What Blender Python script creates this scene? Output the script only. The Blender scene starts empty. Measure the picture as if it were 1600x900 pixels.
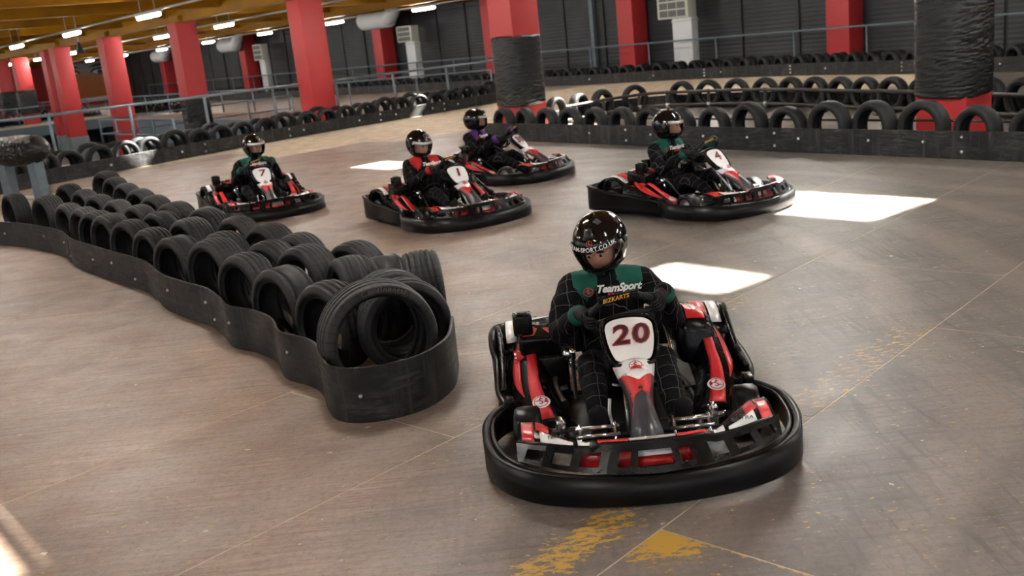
import bpy, bmesh, math, random
from math import sin, cos, pi, radians, atan2, sqrt
from mathutils import Vector, Matrix
from mathutils.bvhtree import BVHTree
random.seed(7)
scene = bpy.context.scene
COL = scene.collection

# ------------------------------------------------------------------ camera
PITCH, ROLL, CAM_H = radians(14.07), radians(6.0), 2.0
fwd = Vector((0, cos(PITCH), -sin(PITCH))); r0 = Vector((1, 0, 0)); u0 = r0.cross(fwd)
RIGHT = r0 * cos(ROLL) - u0 * sin(ROLL); UP = u0 * cos(ROLL) + r0 * sin(ROLL)
cam_data = bpy.data.cameras.new('camera'); cam = bpy.data.objects.new('camera', cam_data); COL.objects.link(cam)
cam_data.sensor_width = 36.0; cam_data.lens = 1556.0 * 36.0 / 1600.0; cam_data.clip_end = 400
cam.matrix_world = Matrix(((RIGHT.x, UP.x, -fwd.x, 0), (RIGHT.y, UP.y, -fwd.y, 0), (RIGHT.z, UP.z, -fwd.z, CAM_H), (0, 0, 0, 1)))
scene.camera = cam
cam_data.dof.use_dof = True; cam_data.dof.focus_distance = 5.3; cam_data.dof.aperture_fstop = 3.2
# ------------------------------------------------------------------ light and exposure
vs = scene.view_settings
vs.view_transform = 'Standard'; vs.look = 'None'; vs.gamma = 1.0; vs.use_curve_mapping = False
vs.exposure = 1.55
LAMP_STRENGTH = 70.0
cy = scene.cycles
cy.max_bounces = 6; cy.diffuse_bounces = 3; cy.glossy_bounces = 3; cy.transmission_bounces = 5; cy.transparent_max_bounces = 6; cy.caustics_reflective = False; cy.caustics_refractive = False; cy.sample_clamp_indirect = 8.0
world = bpy.data.worlds.new('daylight'); scene.world = world; world.use_nodes = True
wb = world.node_tree.nodes['Background']; wb.inputs[0].default_value = (0.80, 0.90, 1.0, 1); wb.inputs[1].default_value = 0.42
SUN_TRAVEL = Vector((-.62, -.22, -.75)).normalized()
sd = bpy.data.lights.new('sun', 'SUN'); sd.energy = 40.0; sd.angle = radians(1.6); sd.color = (1.0, .95, .84)
sun = bpy.data.objects.new('sun', sd); COL.objects.link(sun); sun.location = (20, 8, 25)
sun.rotation_euler = SUN_TRAVEL.to_track_quat('-Z', 'Y').to_euler()

# ------------------------------------------------------------------ helpers
def V(*a): return Vector(a)
def spline(pts, per=6, closed=False):
    P = [Vector(p) for p in pts]; n = len(P); out = []
    for i in range(n if closed else n - 1):
        if closed: a, b, c, d = P[i - 1], P[i], P[(i + 1) % n], P[(i + 2) % n]
        else: a, b, c, d = P[max(i - 1, 0)], P[i], P[i + 1], P[min(i + 2, n - 1)]
        for k in range(per):
            t = k / per
            out.append(.5 * ((2 * b) + (c - a) * t + (2 * a - 5 * b + 4 * c - d) * t * t + (3 * b - a - 3 * c + d) * t ** 3))
    if not closed: out.append(P[-1].copy())
    return out
def lerp_table(tab, x):
    if x <= tab[0][0]: return tab[0][1]
    for (a, b), (c, d) in zip(tab, tab[1:]):
        if x <= c: return b + (d - b) * (x - a) / (c - a)
    return tab[-1][1]

class MB:
    def __init__(s): s.v = []; s.f = []; s.m = []; s.s = []
    def add(s, vs_, fs, mat=0, smooth=True):
        o = len(s.v); s.v += [tuple(p) for p in vs_]
        for f in fs: s.f.append(tuple(i + o for i in f)); s.m.append(mat); s.s.append(smooth)
        return s
    def box(s, c, size, rot=None, bev=0.0, mat=0, seg=2):
        bm = bmesh.new(); bmesh.ops.create_cube(bm, size=1)
        for v in bm.verts: v.co = Vector((v.co.x * size[0], v.co.y * size[1], v.co.z * size[2]))
        if bev: bmesh.ops.bevel(bm, geom=bm.edges[:], offset=bev, segments=seg, affect='EDGES', profile=.6)
        M = Matrix.Translation(Vector(c)) @ ((rot if isinstance(rot, Matrix) else Matrix.Rotation(rot, 4, 'Z')) if rot else Matrix())
        bm.verts.index_update()
        s.add([M @ v.co for v in bm.verts], [[v.index for v in f.verts] for f in bm.faces], mat, bool(bev)); bm.free(); return s
    def loft(s, rings, mat=0, cap=True, closed=True, smooth=True, loop=False):
        n = len(rings[0]); vs_ = [p for r in rings for p in r]; fs = []
        m = len(rings)
        for i in range(m if loop else m - 1):
            i2 = (i + 1) % m
            for j in range(n if closed else n - 1):
                k = (j + 1) % n; fs.append((i * n + j, i * n + k, i2 * n + k, i2 * n + j))
        if cap and closed and not loop: fs.append(tuple(range(n - 1, -1, -1))); fs.append(tuple((m - 1) * n + j for j in range(n)))
        return s.add(vs_, fs, mat, smooth)
    def tube(s, pts, r, n=8, mat=0, cap=True, loop=False, flat=None):
        P = [Vector(p) for p in pts]; m = len(P); rings = []; ref = None
        for i, p in enumerate(P):
            if loop: t = P[(i + 1) % m] - P[i - 1]
            else: t = P[min(i + 1, m - 1)] - P[max(i - 1, 0)]
            t.normalize()
            if ref is None: ref = Vector((0, 0, 1)) if abs(t.z) < .9 else Vector((1, 0, 0))
            a = ref - t * ref.dot(t); a.normalize(); b = t.cross(a); ref = a
            rr = r[i] if isinstance(r, (list, tuple)) else r
            rings.append([p + (a * cos(2 * pi * k / n) + b * sin(2 * pi * k / n)) * rr for k in range(n)])
        return s.loft(rings, mat, cap, True, True, loop)
    def lathe(s, prof, n=32, mat=0, axis='X', closed=True, at=(0, 0, 0), mats=None):
        rings = []; at = Vector(at)
        for k in range(n):
            a = 2 * pi * k / n; ring = []
            for x, r in prof:
                if axis == 'X': q = Vector((x, r * cos(a), r * sin(a)))
                elif axis == 'Z': q = Vector((r * cos(a), r * sin(a), x))
                else: q = Vector((r * sin(a), x, r * cos(a)))
                ring.append(q + at)
            rings.append(ring)
        return s.loft(rings, mat, False, closed, True, True)
    def ellipsoid(s, c, r, mat=0, nu=16, nv=10, M=None):
        c = Vector(c); vs_ = []; fs = []
        for j in range(nv + 1):
            t = pi * j / nv
            for i in range(nu):
                a = 2 * pi * i / nu; q = Vector((r[0] * sin(t) * cos(a), r[1] * sin(t) * sin(a), r[2] * cos(t)))
                vs_.append(c + (M @ q if M else q))
        for j in range(nv):
            for i in range(nu): fs.append((j * nu + i, (j + 1) * nu + i, (j + 1) * nu + (i + 1) % nu, j * nu + (i + 1) % nu))
        return s.add(vs_, fs, mat, True)
    def sheet(s, fn, us, ws, th, keep=None, mat=0, matfn=None, smooth=True):
        """curved panel fn(u,w) with thickness th along its normal; cells failing keep(u,w) are cut out"""
        nu, nw = len(us), len(ws); T = []; B = []
        for u in us:
            for w in ws:
                p = Vector(fn(u, w)); e = 1e-3
                du = Vector(fn(u + e, w)) - Vector(fn(u - e, w)); dw = Vector(fn(u, w + e)) - Vector(fn(u, w - e))
                n = du.cross(dw); n = n.normalized() if n.length > 1e-12 else Vector((0, 0, 1))
                T.append(p + n * th * .5); B.append(p - n * th * .5)
        cells = [(i, j) for i in range(nu - 1) for j in range(nw - 1) if keep is None or keep((us[i] + us[i + 1]) / 2, (ws[j] + ws[j + 1]) / 2)]
        cnt = {}; fs = []; ms = []; off = nu * nw
        for i, j in cells:
            q = (i * nw + j, (i + 1) * nw + j, (i + 1) * nw + j + 1, i * nw + j + 1)
            m = matfn((us[i] + us[i + 1]) / 2, (ws[j] + ws[j + 1]) / 2) if matfn else mat
            fs += [q, tuple(k + off for k in reversed(q))]; ms += [m, m]
            for a, b in zip(q, q[1:] + q[:1]):
                key = (min(a, b), max(a, b))
                if key in cnt: cnt[key] = None
                else: cnt[key] = (a, b, m)
        o = len(s.v); s.v += [tuple(p) for p in T + B]
        for f, m in zip(fs, ms): s.f.append(tuple(k + o for k in f)); s.m.append(m); s.s.append(smooth)
        for e in cnt.values():
            if e: a, b, m = e; s.f.append((b + o, a + o, a + off + o, b + off + o)); s.m.append(m); s.s.append(False)
        return s
    def prism(s, poly, fr, h, mat=0):
        """extrude a 2D polygon; fr(x,y,d) gives the point at depth d"""
        n = len(poly); vs_ = [fr(x, y, h) for x, y in poly] + [fr(x, y, 0) for x, y in poly]
        fs = [tuple(range(n)), tuple(range(2 * n - 1, n - 1, -1))] + [(j + n, (j + 1) % n + n, (j + 1) % n, j) for j in range(n)]
        return s.add(vs_, fs, mat, False)
    def mesh(s, name, mats):
        me = bpy.data.meshes.new(name); me.from_pydata(s.v, [], s.f)
        for m in (mats if isinstance(mats, (list, tuple)) else [mats]): me.materials.append(M_(m))
        me.polygons.foreach_set('material_index', s.m); me.polygons.foreach_set('use_smooth', s.s); me.update(); return me
    def build(s, name, mats, parent=None, label=None, loc=None, rz=0):
        return link(name, s.mesh(name, mats), parent, label, loc, rz)
def link(name, me, parent=None, label=None, loc=None, rz=0):
    o = bpy.data.objects.new(name, me); COL.objects.link(o); o.parent = parent
    if loc: o.location = loc
    if rz: o.rotation_euler.z = rz
    if label: o['label'] = label
    return o
def empty(name, loc=(0, 0, 0), rz=0):
    o = bpy.data.objects.new(name, None); COL.objects.link(o); o.location = loc; o.rotation_euler.z = rz; o.empty_display_size = .1; return o
def tag(o, label, cat=None, group=None):
    o['label'] = label
    if cat: o['category'] = cat
    if group: o['group'] = group
    return o
def structure(o, label=None):
    o['kind'] = 'structure'
    if label: o['label'] = label
    return o
KIDS = {}
def copy_tree(o, parent=None):
    c = o.copy(); COL.objects.link(c); c.parent = parent
    for ch in [x for x in ALLKIDS(o)]: copy_tree(ch, c)
    return c
def ALLKIDS(o): return [x for x in bpy.data.objects if x.parent == o]

# ------------------------------------------------------------------ materials
MATS = {}
def M_(m): return MATS[m] if isinstance(m, str) else m
class NT:
    def __init__(s, name):
        s.mat = bpy.data.materials.new(name); s.mat.use_nodes = True; s.t = s.mat.node_tree
        s.b = s.t.nodes['Principled BSDF']; MATS[name] = s.mat
    def n(s, kind, **kw):
        nd = s.t.nodes.new(kind)
        for k, v in kw.items():
            if k.startswith('i_'): nd.inputs[k[2:].replace('_', ' ')].default_value = v
            else: setattr(nd, k, v)
        return nd
    def l(s, a, b): s.t.links.new(a, b)
    def math(s, op, a, b=None, c=None):
        nd = s.n('ShaderNodeMath', operation=op)
        for i, x in enumerate((a, b, c)):
            if x is None: continue
            if isinstance(x, (int, float)): nd.inputs[i].default_value = x
            else: s.l(x, nd.inputs[i])
        return nd.outputs[0]
    def mix(s, f, a, b, blend='MIX'):
        nd = s.n('ShaderNodeMix', data_type='RGBA', blend_type=blend)
        for i, x in ((0, f), (6, a), (7, b)):
            if isinstance(x, (int, float)): nd.inputs[i].default_value = x
            elif isinstance(x, tuple): nd.inputs[i].default_value = (*x, 1) if len(x) == 3 else x
            else: s.l(x, nd.inputs[i])
        return nd.outputs[2]
    def ramp(s, x, stops):
        nd = s.n('ShaderNodeValToRGB'); e = nd.color_ramp.elements
        while len(e) < len(stops): e.new(.5)
        for k, (p, c) in zip(e, stops): k.position = p; k.color = (*c, 1) if isinstance(c, tuple) else (c, c, c, 1)
        s.l(x, nd.inputs[0]); return nd.outputs[0]
    def noise(s, vec, scale, detail=4, rough=.55, dist=0):
        nd = s.n('ShaderNodeTexNoise'); nd.inputs['Scale'].default_value = scale; nd.inputs['Detail'].default_value = detail
        nd.inputs['Roughness'].default_value = rough; nd.inputs['Distortion'].default_value = dist
        if vec is not None: s.l(vec, nd.inputs['Vector'])
        return nd.outputs[0]
    def objco(s): return s.n('ShaderNodeTexCoord').outputs['Object']
    def pos(s): return s.n('ShaderNodeNewGeometry').outputs['Position']
    def mapv(s, vec, sc=(1, 1, 1), rot=(0, 0, 0), loc=(0, 0, 0)):
        nd = s.n('ShaderNodeMapping'); nd.inputs['Scale'].default_value = sc; nd.inputs['Rotation'].default_value = rot; nd.inputs['Location'].default_value = loc
        s.l(vec, nd.inputs['Vector']); return nd.outputs[0]
    def sep(s, vec): nd = s.n('ShaderNodeSeparateXYZ'); s.l(vec, nd.inputs[0]); return nd.outputs
    def bump(s, h, strength=.3, dist=.01):
        nd = s.n('ShaderNodeBump'); nd.inputs['Strength'].default_value = strength; nd.inputs['Distance'].default_value = dist
        s.l(h, nd.inputs['Height']); s.l(nd.outputs[0], s.b.inputs['Normal']); return nd
    def set(s, color=None, rough=None, metal=None, coat=None, spec=None, emit=None, alpha=None, trans=None, ior=None):
        b = s.b.inputs
        for k, x in (('Base Color', color), ('Roughness', rough), ('Metallic', metal), ('Coat Weight', coat), ('Specular IOR Level', spec), ('Alpha', alpha), ('Transmission Weight', trans), ('IOR', ior)):
            if x is None: continue
            if hasattr(x, 'is_output'): s.l(x, b[k])
            elif isinstance(x, tuple): b[k].default_value = (*x, 1)
            else: b[k].default_value = x
        if emit: b['Emission Color'].default_value = (*emit[0], 1); b['Emission Strength'].default_value = emit[1]
        return s
def simple(name, color, rough=.5, metal=0, coat=None, var=.12, scale=14, bump=0, spec=None):
    m = NT(name); c = m.objco(); nz = m.noise(c, scale, 5)
    lo = tuple(x * (1 - var) for x in color); hi = tuple(min(1, x * (1 + var)) for x in color)
    m.set(m.ramp(nz, [(.3, lo), (.7, hi)]), None, metal, coat, spec)
    m.l(m.ramp(nz, [(.25, max(.02, rough - .06)), (.75, min(1, rough + .06))]), m.b.inputs['Roughness'])
    if bump: m.bump(m.noise(c, scale * 6, 3), bump, .004)
    return m
simple('kart_plastic', (.0028, .0028, .0034), .26, bump=.03, spec=.22)
simple('bumper_plastic', (.0030, .0031, .0037), .33, bump=.10, scale=9, spec=.20)
simple('slick_rubber', (.005, .005, .006), .34, spec=.28)
simple('chrome', (.62, .64, .66), .22, 1, var=.08)
simple('steel', (.42, .43, .45), .38, 1)
simple('dark_steel', (.02, .021, .023), .4, .5)
simple('red_film', (.60, .022, .028), .38, coat=.3, var=.06)
simple('white_film', (.78, .78, .80), .35, coat=.3, var=.04)
simple('grey_film', (.42, .43, .45), .38, coat=.3, var=.05)
simple('nose_grey', (.042, .042, .055), .33, var=.15, coat=.25)
simple('number_black', (.018, .008, .010), .45)
simple('number_red', (.38, .018, .026), .4)
simple('orange_print', (.62, .10, .02), .4)
simple('gold_print', (.55, .27, .03), .4)
simple('engine_red', (.50, .012, .014), .25, coat=.5)
simple('helmet_black', (.004, .004, .005), .10, var=.05, spec=.55)
simple('helmet_vent', (.02, .02, .023), .3)
simple('glove_black', (.007, .007, .008), .6, bump=.3, spec=.25)
simple('shoe_black', (.007, .007, .008), .7, bump=.3, spec=.2)
simple('accent_green', (.010, .088, .066), .75, bump=.25, spec=.2)
simple('accent_red', (.42, .018, .02), .75, bump=.25, spec=.2)
simple('accent_purple', (.10, .035, .23), .75, bump=.25, spec=.2)
simple('skin', (.62, .34, .25), .5, var=.08)
simple('eye_white', (.75, .74, .72), .3); simple('eye_dark', (.02, .012, .01), .3); simple('brow', (.04, .022, .015), .7)
simple('column_red', (.42, .026, .028), .55, var=.06, scale=3)
simple('rail_blue', (.115, .150, .185), .45, var=.12, scale=5)
simple('rail_dark', (.030, .027, .026), .4, .3)
simple('post_grey', (.11, .14, .165), .55, var=.2, scale=7)
simple('duct_white', (.56, .58, .60), .45, var=.05, scale=2)
simple('duct_cream', (.50, .49, .44), .5, var=.06, scale=2)
simple('grille_dark', (.10, .10, .09), .6)
simple('bolt_zinc', (.70, .71, .72), .3, .9)
simple('plinth_grey', (.13, .155, .16), .75, var=.12, scale=4)
simple('fascia', (.10, .13, .16), .7, var=.1, scale=2); simple('deck_edge', (.50, .42, .30), .6, var=.1, scale=2)
simple('pit_dark', (.035, .032, .032), .7, var=.3, scale=1)
simple('mustard_steel', (.27, .118, .002), .6, var=.18, scale=1.2, spec=.15)
simple('conduit', (.40, .41, .40), .45)
simple('lamp_body', (.55, .58, .56), .5)
simple('black_sign', (.02, .02, .022), .5)
simple('tyre_letter', (.055, .053, .052), .5)
m = NT('lamp_tube'); m.set((.9, .9, .85), .5, emit=((1.0, .97, .88), LAMP_STRENGTH))
# tinted visor
m = NT('visor_tint'); tr = m.n('ShaderNodeBsdfTransparent'); tr.inputs[0].default_value = (.86, .85, .84, 1); gl = m.n('ShaderNodeBsdfGlossy'); gl.inputs['Roughness'].default_value = .04
fz = m.n('ShaderNodeFresnel'); fz.inputs[0].default_value = 1.28; mx = m.n('ShaderNodeMixShader'); m.l(fz.outputs[0], mx.inputs[0]); m.l(tr.outputs[0], mx.inputs[1]); m.l(gl.outputs[0], mx.inputs[2]); m.l(mx.outputs[0], m.t.nodes['Material Output'].inputs['Surface'])
# suit: black cloth with fine white window-pane lines
m = NT('suit_check'); c = m.objco(); x, y, z = m.sep(c)
def line(co, k, w=.026): return m.math('LESS_THAN', m.math('ABSOLUTE', m.math('SUBTRACT', m.math('FRACT', m.math('MULTIPLY', co, k)), .5)), w / 2)
wob = m.noise(c, 6, 2); xw = m.math('ADD', x, m.math('MULTIPLY', wob, .05)); yz = m.math('ADD', m.math('ADD', y, m.math('MULTIPLY', z, -.75)), m.math('MULTIPLY', wob, .05))
g = m.math('MAXIMUM', line(xw, 13), line(yz, 11))
m.set(m.mix(m.math('MULTIPLY', g, .27), (.0042, .0042, .0052), (.40, .41, .43)), .8, spec=.10); m.bump(m.noise(c, 22, 4), .5, .012)
# tyre rubber: grooved by geometry, sipes and dust in the material; object axis = X
def tyre_mat(name, vee, base=(.021, .021, .022), dusty=.25):
    m = NT(name); c = m.objco(); x, y, z = m.sep(c)
    ang = m.math('ARCTAN2', z, y); rad = m.math('SQRT', m.math('ADD', m.math('MULTIPLY', y, y), m.math('MULTIPLY', z, z)))
    ax = m.math('ABSOLUTE', x)
    k = m.math('FRACT', m.math('ADD', m.math('MULTIPLY', ang, 38 / (2 * pi)), m.math('MULTIPLY', ax, 14 if vee else 2.5)))
    cut = m.math('LESS_THAN', k, .22)
    tread = m.math('GREATER_THAN', rad, .285)
    h = m.math('MULTIPLY', m.math('MULTIPLY', cut, tread), -1)
    d = m.noise(c, 7, 5); info = m.n('ShaderNodeObjectInfo').outputs['Random']
    dust = m.math('MULTIPLY', m.ramp(d, [(.45, 0.0), (.75, 1.0)]), dusty)
    tone = m.math('ADD', .75, m.math('MULTIPLY', info, .6))
    cc = m.mix(dust, base, (.075, .065, .058))
    cm = m.n('ShaderNodeVectorMath', operation='SCALE'); m.l(cc, cm.inputs[0]); m.l(tone, cm.inputs['Scale'])
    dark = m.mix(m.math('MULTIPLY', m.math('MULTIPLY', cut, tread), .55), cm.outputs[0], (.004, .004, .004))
    m.set(dark, .55, spec=.28); m.bump(h, .7, .006)
tyre_mat('tyre_rib', False, (.0115, .0125, .0145), .22); tyre_mat('tyre_vee', True, (.011, .012, .014), .22); tyre_mat('tyre_dusty', False, (.017, .0185, .021), .4)
simple('tyre_plain', (.0125, .0135, .0155), .58, var=.35, scale=5, bump=.2, spec=.28)
# barrier belt: scuffed black rubber sheet
m = NT('belt_rubber'); p = m.pos(); a = m.noise(p, 3.2, 6, .6); b_ = m.noise(m.mapv(p, (2, 2, 14)), 2.2, 5, .6, .6)
sv = m.noise(m.mapv(p, (7, 7, .7)), 1.3, 6, .65, .5); sc = m.math('MAXIMUM', m.math('MULTIPLY', m.ramp(a, [(.40, 0.), (.70, 1.)]), m.ramp(b_, [(.42, 0.), (.66, 1.)])), m.math('MULTIPLY', m.ramp(sv, [(.52, 0.), (.75, 1.)]), .8))
m.set(m.mix(sc, (.0085, .009, .010), (.075, .074, .073)), m.ramp(b_, [(.3, .38), (.7, .60)]), spec=.3); m.bump(m.noise(p, 30, 5), .25, .004)
# shrink-wrap black film: crinkled and glossy
m = NT('stretch_film'); c = m.objco(); nz = m.noise(m.mapv(c, (1, 1, 2.6)), 26, 8, .7, 1.5); n2 = m.noise(m.mapv(c, (2.2, 2.2, .6)), 5, 5, .6)
m.set((.002, .002, .0025), .07, spec=.42); m.bump(m.math('ADD', nz, m.math('MULTIPLY', n2, .3)), .6, .012)
# plywood track floor
def floor_mat(name):
    m = NT(name); p = m.pos(); R = (0, 0, -radians(46.2))
    info = m.n('ShaderNodeObjectInfo').outputs['Random']
    grain = m.noise(m.mapv(p, (1.0, 22, 1), R), 1.8, 7, .7, .6); big = m.noise(p, .5, 5, .6); med = m.noise(p, 2.3, 7, .66, .5); fine = m.noise(p, 28, 6, .75)
    wood = m.mix(m.ramp(grain, [(.30, 0.), (.70, 1.)]), (.205, .128, .096), (.50, .37, .295))
    wood = m.mix(m.math('MULTIPLY', m.ramp(med, [(.35, 0.), (.7, 1.)]), .55), wood, (.215, .135, .105))
    wood = m.mix(m.math('MULTIPLY', info, .35), wood, (.26, .185, .15))
    x, y, z = m.sep(p)
    # rubbered-in racing line: greyer to the right of the island
    rl = m.n('ShaderNodeMapRange'); rl.inputs['From Min'].default_value = -1.6; rl.inputs['From Max'].default_value = 1.3; rl.interpolation_type = 'SMOOTHSTEP'
    m.l(m.math('ADD', m.math('SUBTRACT', x, m.math('MULTIPLY', m.math('SUBTRACT', y, 5.), .10)), m.math('MULTIPLY', m.math('SUBTRACT', big, .5), 4.5)), rl.inputs['Value'])
    gcol = m.mix(m.ramp(med, [(.28, 0.), (.72, 1.)]), (.075, .068, .064), (.215, .198, .189))
    gcol = m.mix(m.math('MULTIPLY', m.ramp(grain, [(.45, 0.), (.75, 1.)]), .45), gcol, (.24, .20, .175))
    col = m.mix(m.math('MULTIPLY', rl.outputs[0], .92), wood, gcol)
    # sweeping tyre marks
    def sweep(cx, cy, sc, dist, thr):
        arc = m.n('ShaderNodeTexWave', wave_type='RINGS', rings_direction='Z'); m.l(m.mapv(p, (1, 1, 0), (0, 0, 0), (cx, cy, 0)), arc.inputs['Vector'])
        arc.inputs['Scale'].default_value = sc; arc.inputs['Distortion'].default_value = dist; arc.inputs['Detail'].default_value = 5; arc.inputs['Detail Scale'].default_value = .35; arc.inputs['Detail Roughness'].default_value = .6
        return m.ramp(arc.outputs['Fac'], [(thr, 0.), (min(1, thr + .35), 1.)])
    brk = m.noise(p, 1.1, 4, .6)
    m1 = m.math('MULTIPLY', sweep(6.5, -2.5, .55, 9, .55), m.ramp(brk, [(.40, 0.), (.60, 1.)]))
    m2 = m.math('MULTIPLY', sweep(-9.0, 3.0, .75, 7, .6), m.ramp(brk, [(.60, 1.), (.40, 0.)]))
    thin = m.noise(m.mapv(p, (5.5, .55, 1), (0, 0, radians(35))), 1.6, 7, .7, 1.6); thin2 = m.noise(m.mapv(p, (.5, 6.5, 1), (0, 0, radians(-18))), 1.5, 7, .7, 1.4)
    m3 = m.math('MULTIPLY', m.math('MAXIMUM', m.ramp(thin, [(.475, 0.), (.60, 1.)]), m.ramp(thin2, [(.50, 0.), (.62, 1.)])), .72)
    mk = m.math('MULTIPLY', m.math('MAXIMUM', m.math('MULTIPLY', m.math('MAXIMUM', m1, m2), .30), m.math('MULTIPLY', m3, m.ramp(m.noise(p, .9, 3), [(.35, .25), (.62, 1.)]))), m.math('ADD', .12, m.math('MULTIPLY', rl.outputs[0], .66)))
    col = m.mix(mk, col, (.038, .034, .033))
    col = m.mix(m.math('MULTIPLY', m.ramp(m.noise(m.mapv(p, (1, 1, 1), (0, 0, 0), (3, 7, 0)), .75, 6, .62, .8), [(.42, 0.), (.68, 1.)]), .42), col, (.085, .062, .050))
    fade = m.math('MULTIPLY', sweep(4.0, -7.0, .35, 8, .6), .35)
    col = m.mix(fade, col, (.30, .245, .21))
    col = m.mix(m.math('MULTIPLY', m.ramp(fine, [(.30, 1.), (.52, 0.)]), .45), col, (.05, .04, .035))
    # worn yellow paint: what is left of a painted box next to the board joints
    d = m.n('ShaderNodeVectorMath', operation='SUBTRACT'); m.l(p, d.inputs[0]); d.inputs[1].default_value = (.5, 3.69, 0)
    U_, V_, _ = m.sep(m.mapv(d.outputs[0], (1, 1, 1), R))
    def edge(co, a, soft, inv=False):
        r_ = m.n('ShaderNodeMapRange'); r_.inputs['From Min'].default_value = a; r_.inputs['From Max'].default_value = a + soft
        if inv: r_.inputs['To Min'].default_value = 1.; r_.inputs['To Max'].default_value = 0.
        m.l(co, r_.inputs['Value']); return r_.outputs[0]
    def rect(u0, u1, v0, v1, su, sv, su1=.004, sv1=.004):
        return m.math('MULTIPLY', m.math('MULTIPLY', edge(U_, u0, su), edge(U_, u1 - su1, su1, True)), m.math('MULTIPLY', edge(V_, v0, sv), edge(V_, v1 - sv1, sv1, True)))
    area = m.math('MULTIPLY', rect(-.42, -.002, -.42, -.002, .34, .36), 1.15)
    area = m.math('MAXIMUM', area, m.math('MULTIPLY', rect(-.035, -.002, -1.3, -.002, .03, .6), .75))
    for u0, u1, v0, v1, k in ((-.85, .25, .0, .42, .72), (-1.0, -.1, -.5, 0, .5), (.95, 1.55, .0, .45, .78), (1.2, 3.2, -.15, .35, .5), (-1.9, -1.2, 1.2, 1.47, .75), (-1.2, 1.0, 1.30, 1.47, .72), (.2, 3.4, 1.2, 1.75, .5), (-3, 6, -2.5, 3.5, .31)):
        area = m.math('MAXIMUM', area, m.math('MULTIPLY', rect(u0, u1, v0, v1, .3, .15, .25, .15), k))
    fl = m.noise(m.mapv(p, (1, 2.4, 1), R), 15, 6, .72)
    pm = m.math('GREATER_THAN', m.math('ADD', fl, m.math('MULTIPLY', area, .36)), .745)
    col = m.mix(m.math('MULTIPLY', pm, .92), col, (.50, .285, .030))
    pale = m.math('GREATER_THAN', m.noise(p, 13, 2, .6), .73)
    col = m.mix(m.math('MULTIPLY', pale, .7), col, (.55, .48, .40))
    m.set(col, m.ramp(med, [(.25, .36), (.75, .56)])); m.bump(m.math('ADD', grain, fine), .10, .003); return m
floor_mat('track_board')
simple('joint_filler', (.50, .40, .29), .7, var=.3, scale=3)
# walls
m = NT('wall_cladding'); p = m.pos(); x, y, z = m.sep(p); h = m.math('SINE', m.math('MULTIPLY', z, 42)); nz = m.noise(p, .8, 4)
m.set(m.ramp(nz, [(.3, (.022, .024, .028)), (.7, (.040, .043, .049))]), .6); m.bump(h, .35, .02)
simple('wall_post', (.018, .019, .021), .6); simple('wall_red', (.34, .012, .014), .6, scale=1)
simple('ceiling_deck', (.17, .073, .002), .7, var=.25, scale=.6, spec=.1)
# mural: close-up of a pair of eyes
m = NT('mural_print'); c = m.objco(); x, y, z = m.sep(c); nz = m.noise(c, .9, 4)
m.set(m.ramp(m.math('ADD', m.math('MULTIPLY', z, .22), m.math('MULTIPLY', nz, .35)), [(.35, (.62, .19, .06)), (.74, (.66, .26, .11)), (.84, (.40, .40, .40)), (.98, (.26, .27, .28))]), .5)

# ------------------------------------------------------------------ the hall (s runs along the back wall, n away from it)
E1 = Vector((.62, -.785, 0)); NN = Vector((.785, .62, 0)); ANG_S = atan2(-.785, .62)
def W(s, n, z=0.): return Vector((E1.x * s + NN.x * n, E1.y * s + NN.y * n, z))
CEIL = 4.2
def sn_box(mb, s0, s1, n0, n1, z0, z1, mat=0, bev=0):
    return mb.box(W((s0 + s1) / 2, (n0 + n1) / 2, (z0 + z1) / 2), (abs(s1 - s0), abs(n1 - n0), abs(z1 - z0)), ANG_S, bev, mat)
mb = MB(); sn_box(mb, -27.2, 14, -30, 32, -.3, -.004); sn_box(mb, -92, -27.2, 19, 32, -.3, -.004)
floor = structure(mb.build('floor', 'track_board'), 'brown plywood karting track floor')
mb = MB(); sn_box(mb, -92, -27.2, -30, 19, -1.7, -1.4)
structure(mb.build('floor_lower', 'pit_dark'), 'dark sunken pit floor behind the left barrier')
mb = MB(); sn_box(mb, -27.2, -27.0, -30, 19, -1.4, -.3); sn_box(mb, -92, -27.2, 18.8, 19.0, -1.4, -.3)
structure(mb.build('trim_1', 'fascia'), 'low blue-grey retaining face of the sunken pit')
# board sheets of the track, pieces with light joints between them
mb = MB(); sn_box(mb, -27, 14, -30, 32, -.0042, -.0008)
jf = mb.build('joint_filler', 'joint_filler', floor)
UA = radians(46.2); Uv = Vector((cos(UA), sin(UA), 0)); Vv = Vector((-sin(UA), cos(UA), 0)); ORG = Vector((.5, 3.69, 0))
PW, PL = 1.47, 3.0
bd = MB().box((0, 0, -.0015), (PL - .008, PW - .008, .003)).mesh('board_sheet', 'track_board')
tofs = {-1: 0., 0: 1.35, 1: .26}
cnt = 0
for j in range(-9, 14):
    off = tofs.get(j, ((j * 7919) % 100) / 100 * PL)
    for i in range(-6, 9):
        c = ORG + Uv * (off + (i + .5) * PL) + Vv * ((j + .5) * PW)
        if c.y < 1.5 or c.y > 23 or abs(c.x) > 2.2 + c.y * .62: continue
        if c.dot(E1) < -23.3 or c.dot(NN) > 11.3 + .0 * c.y and c.x > 0.5 and c.y > 8: pass
        o = link('board_sheet', bd, floor, None, c, UA); cnt += 1
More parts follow.
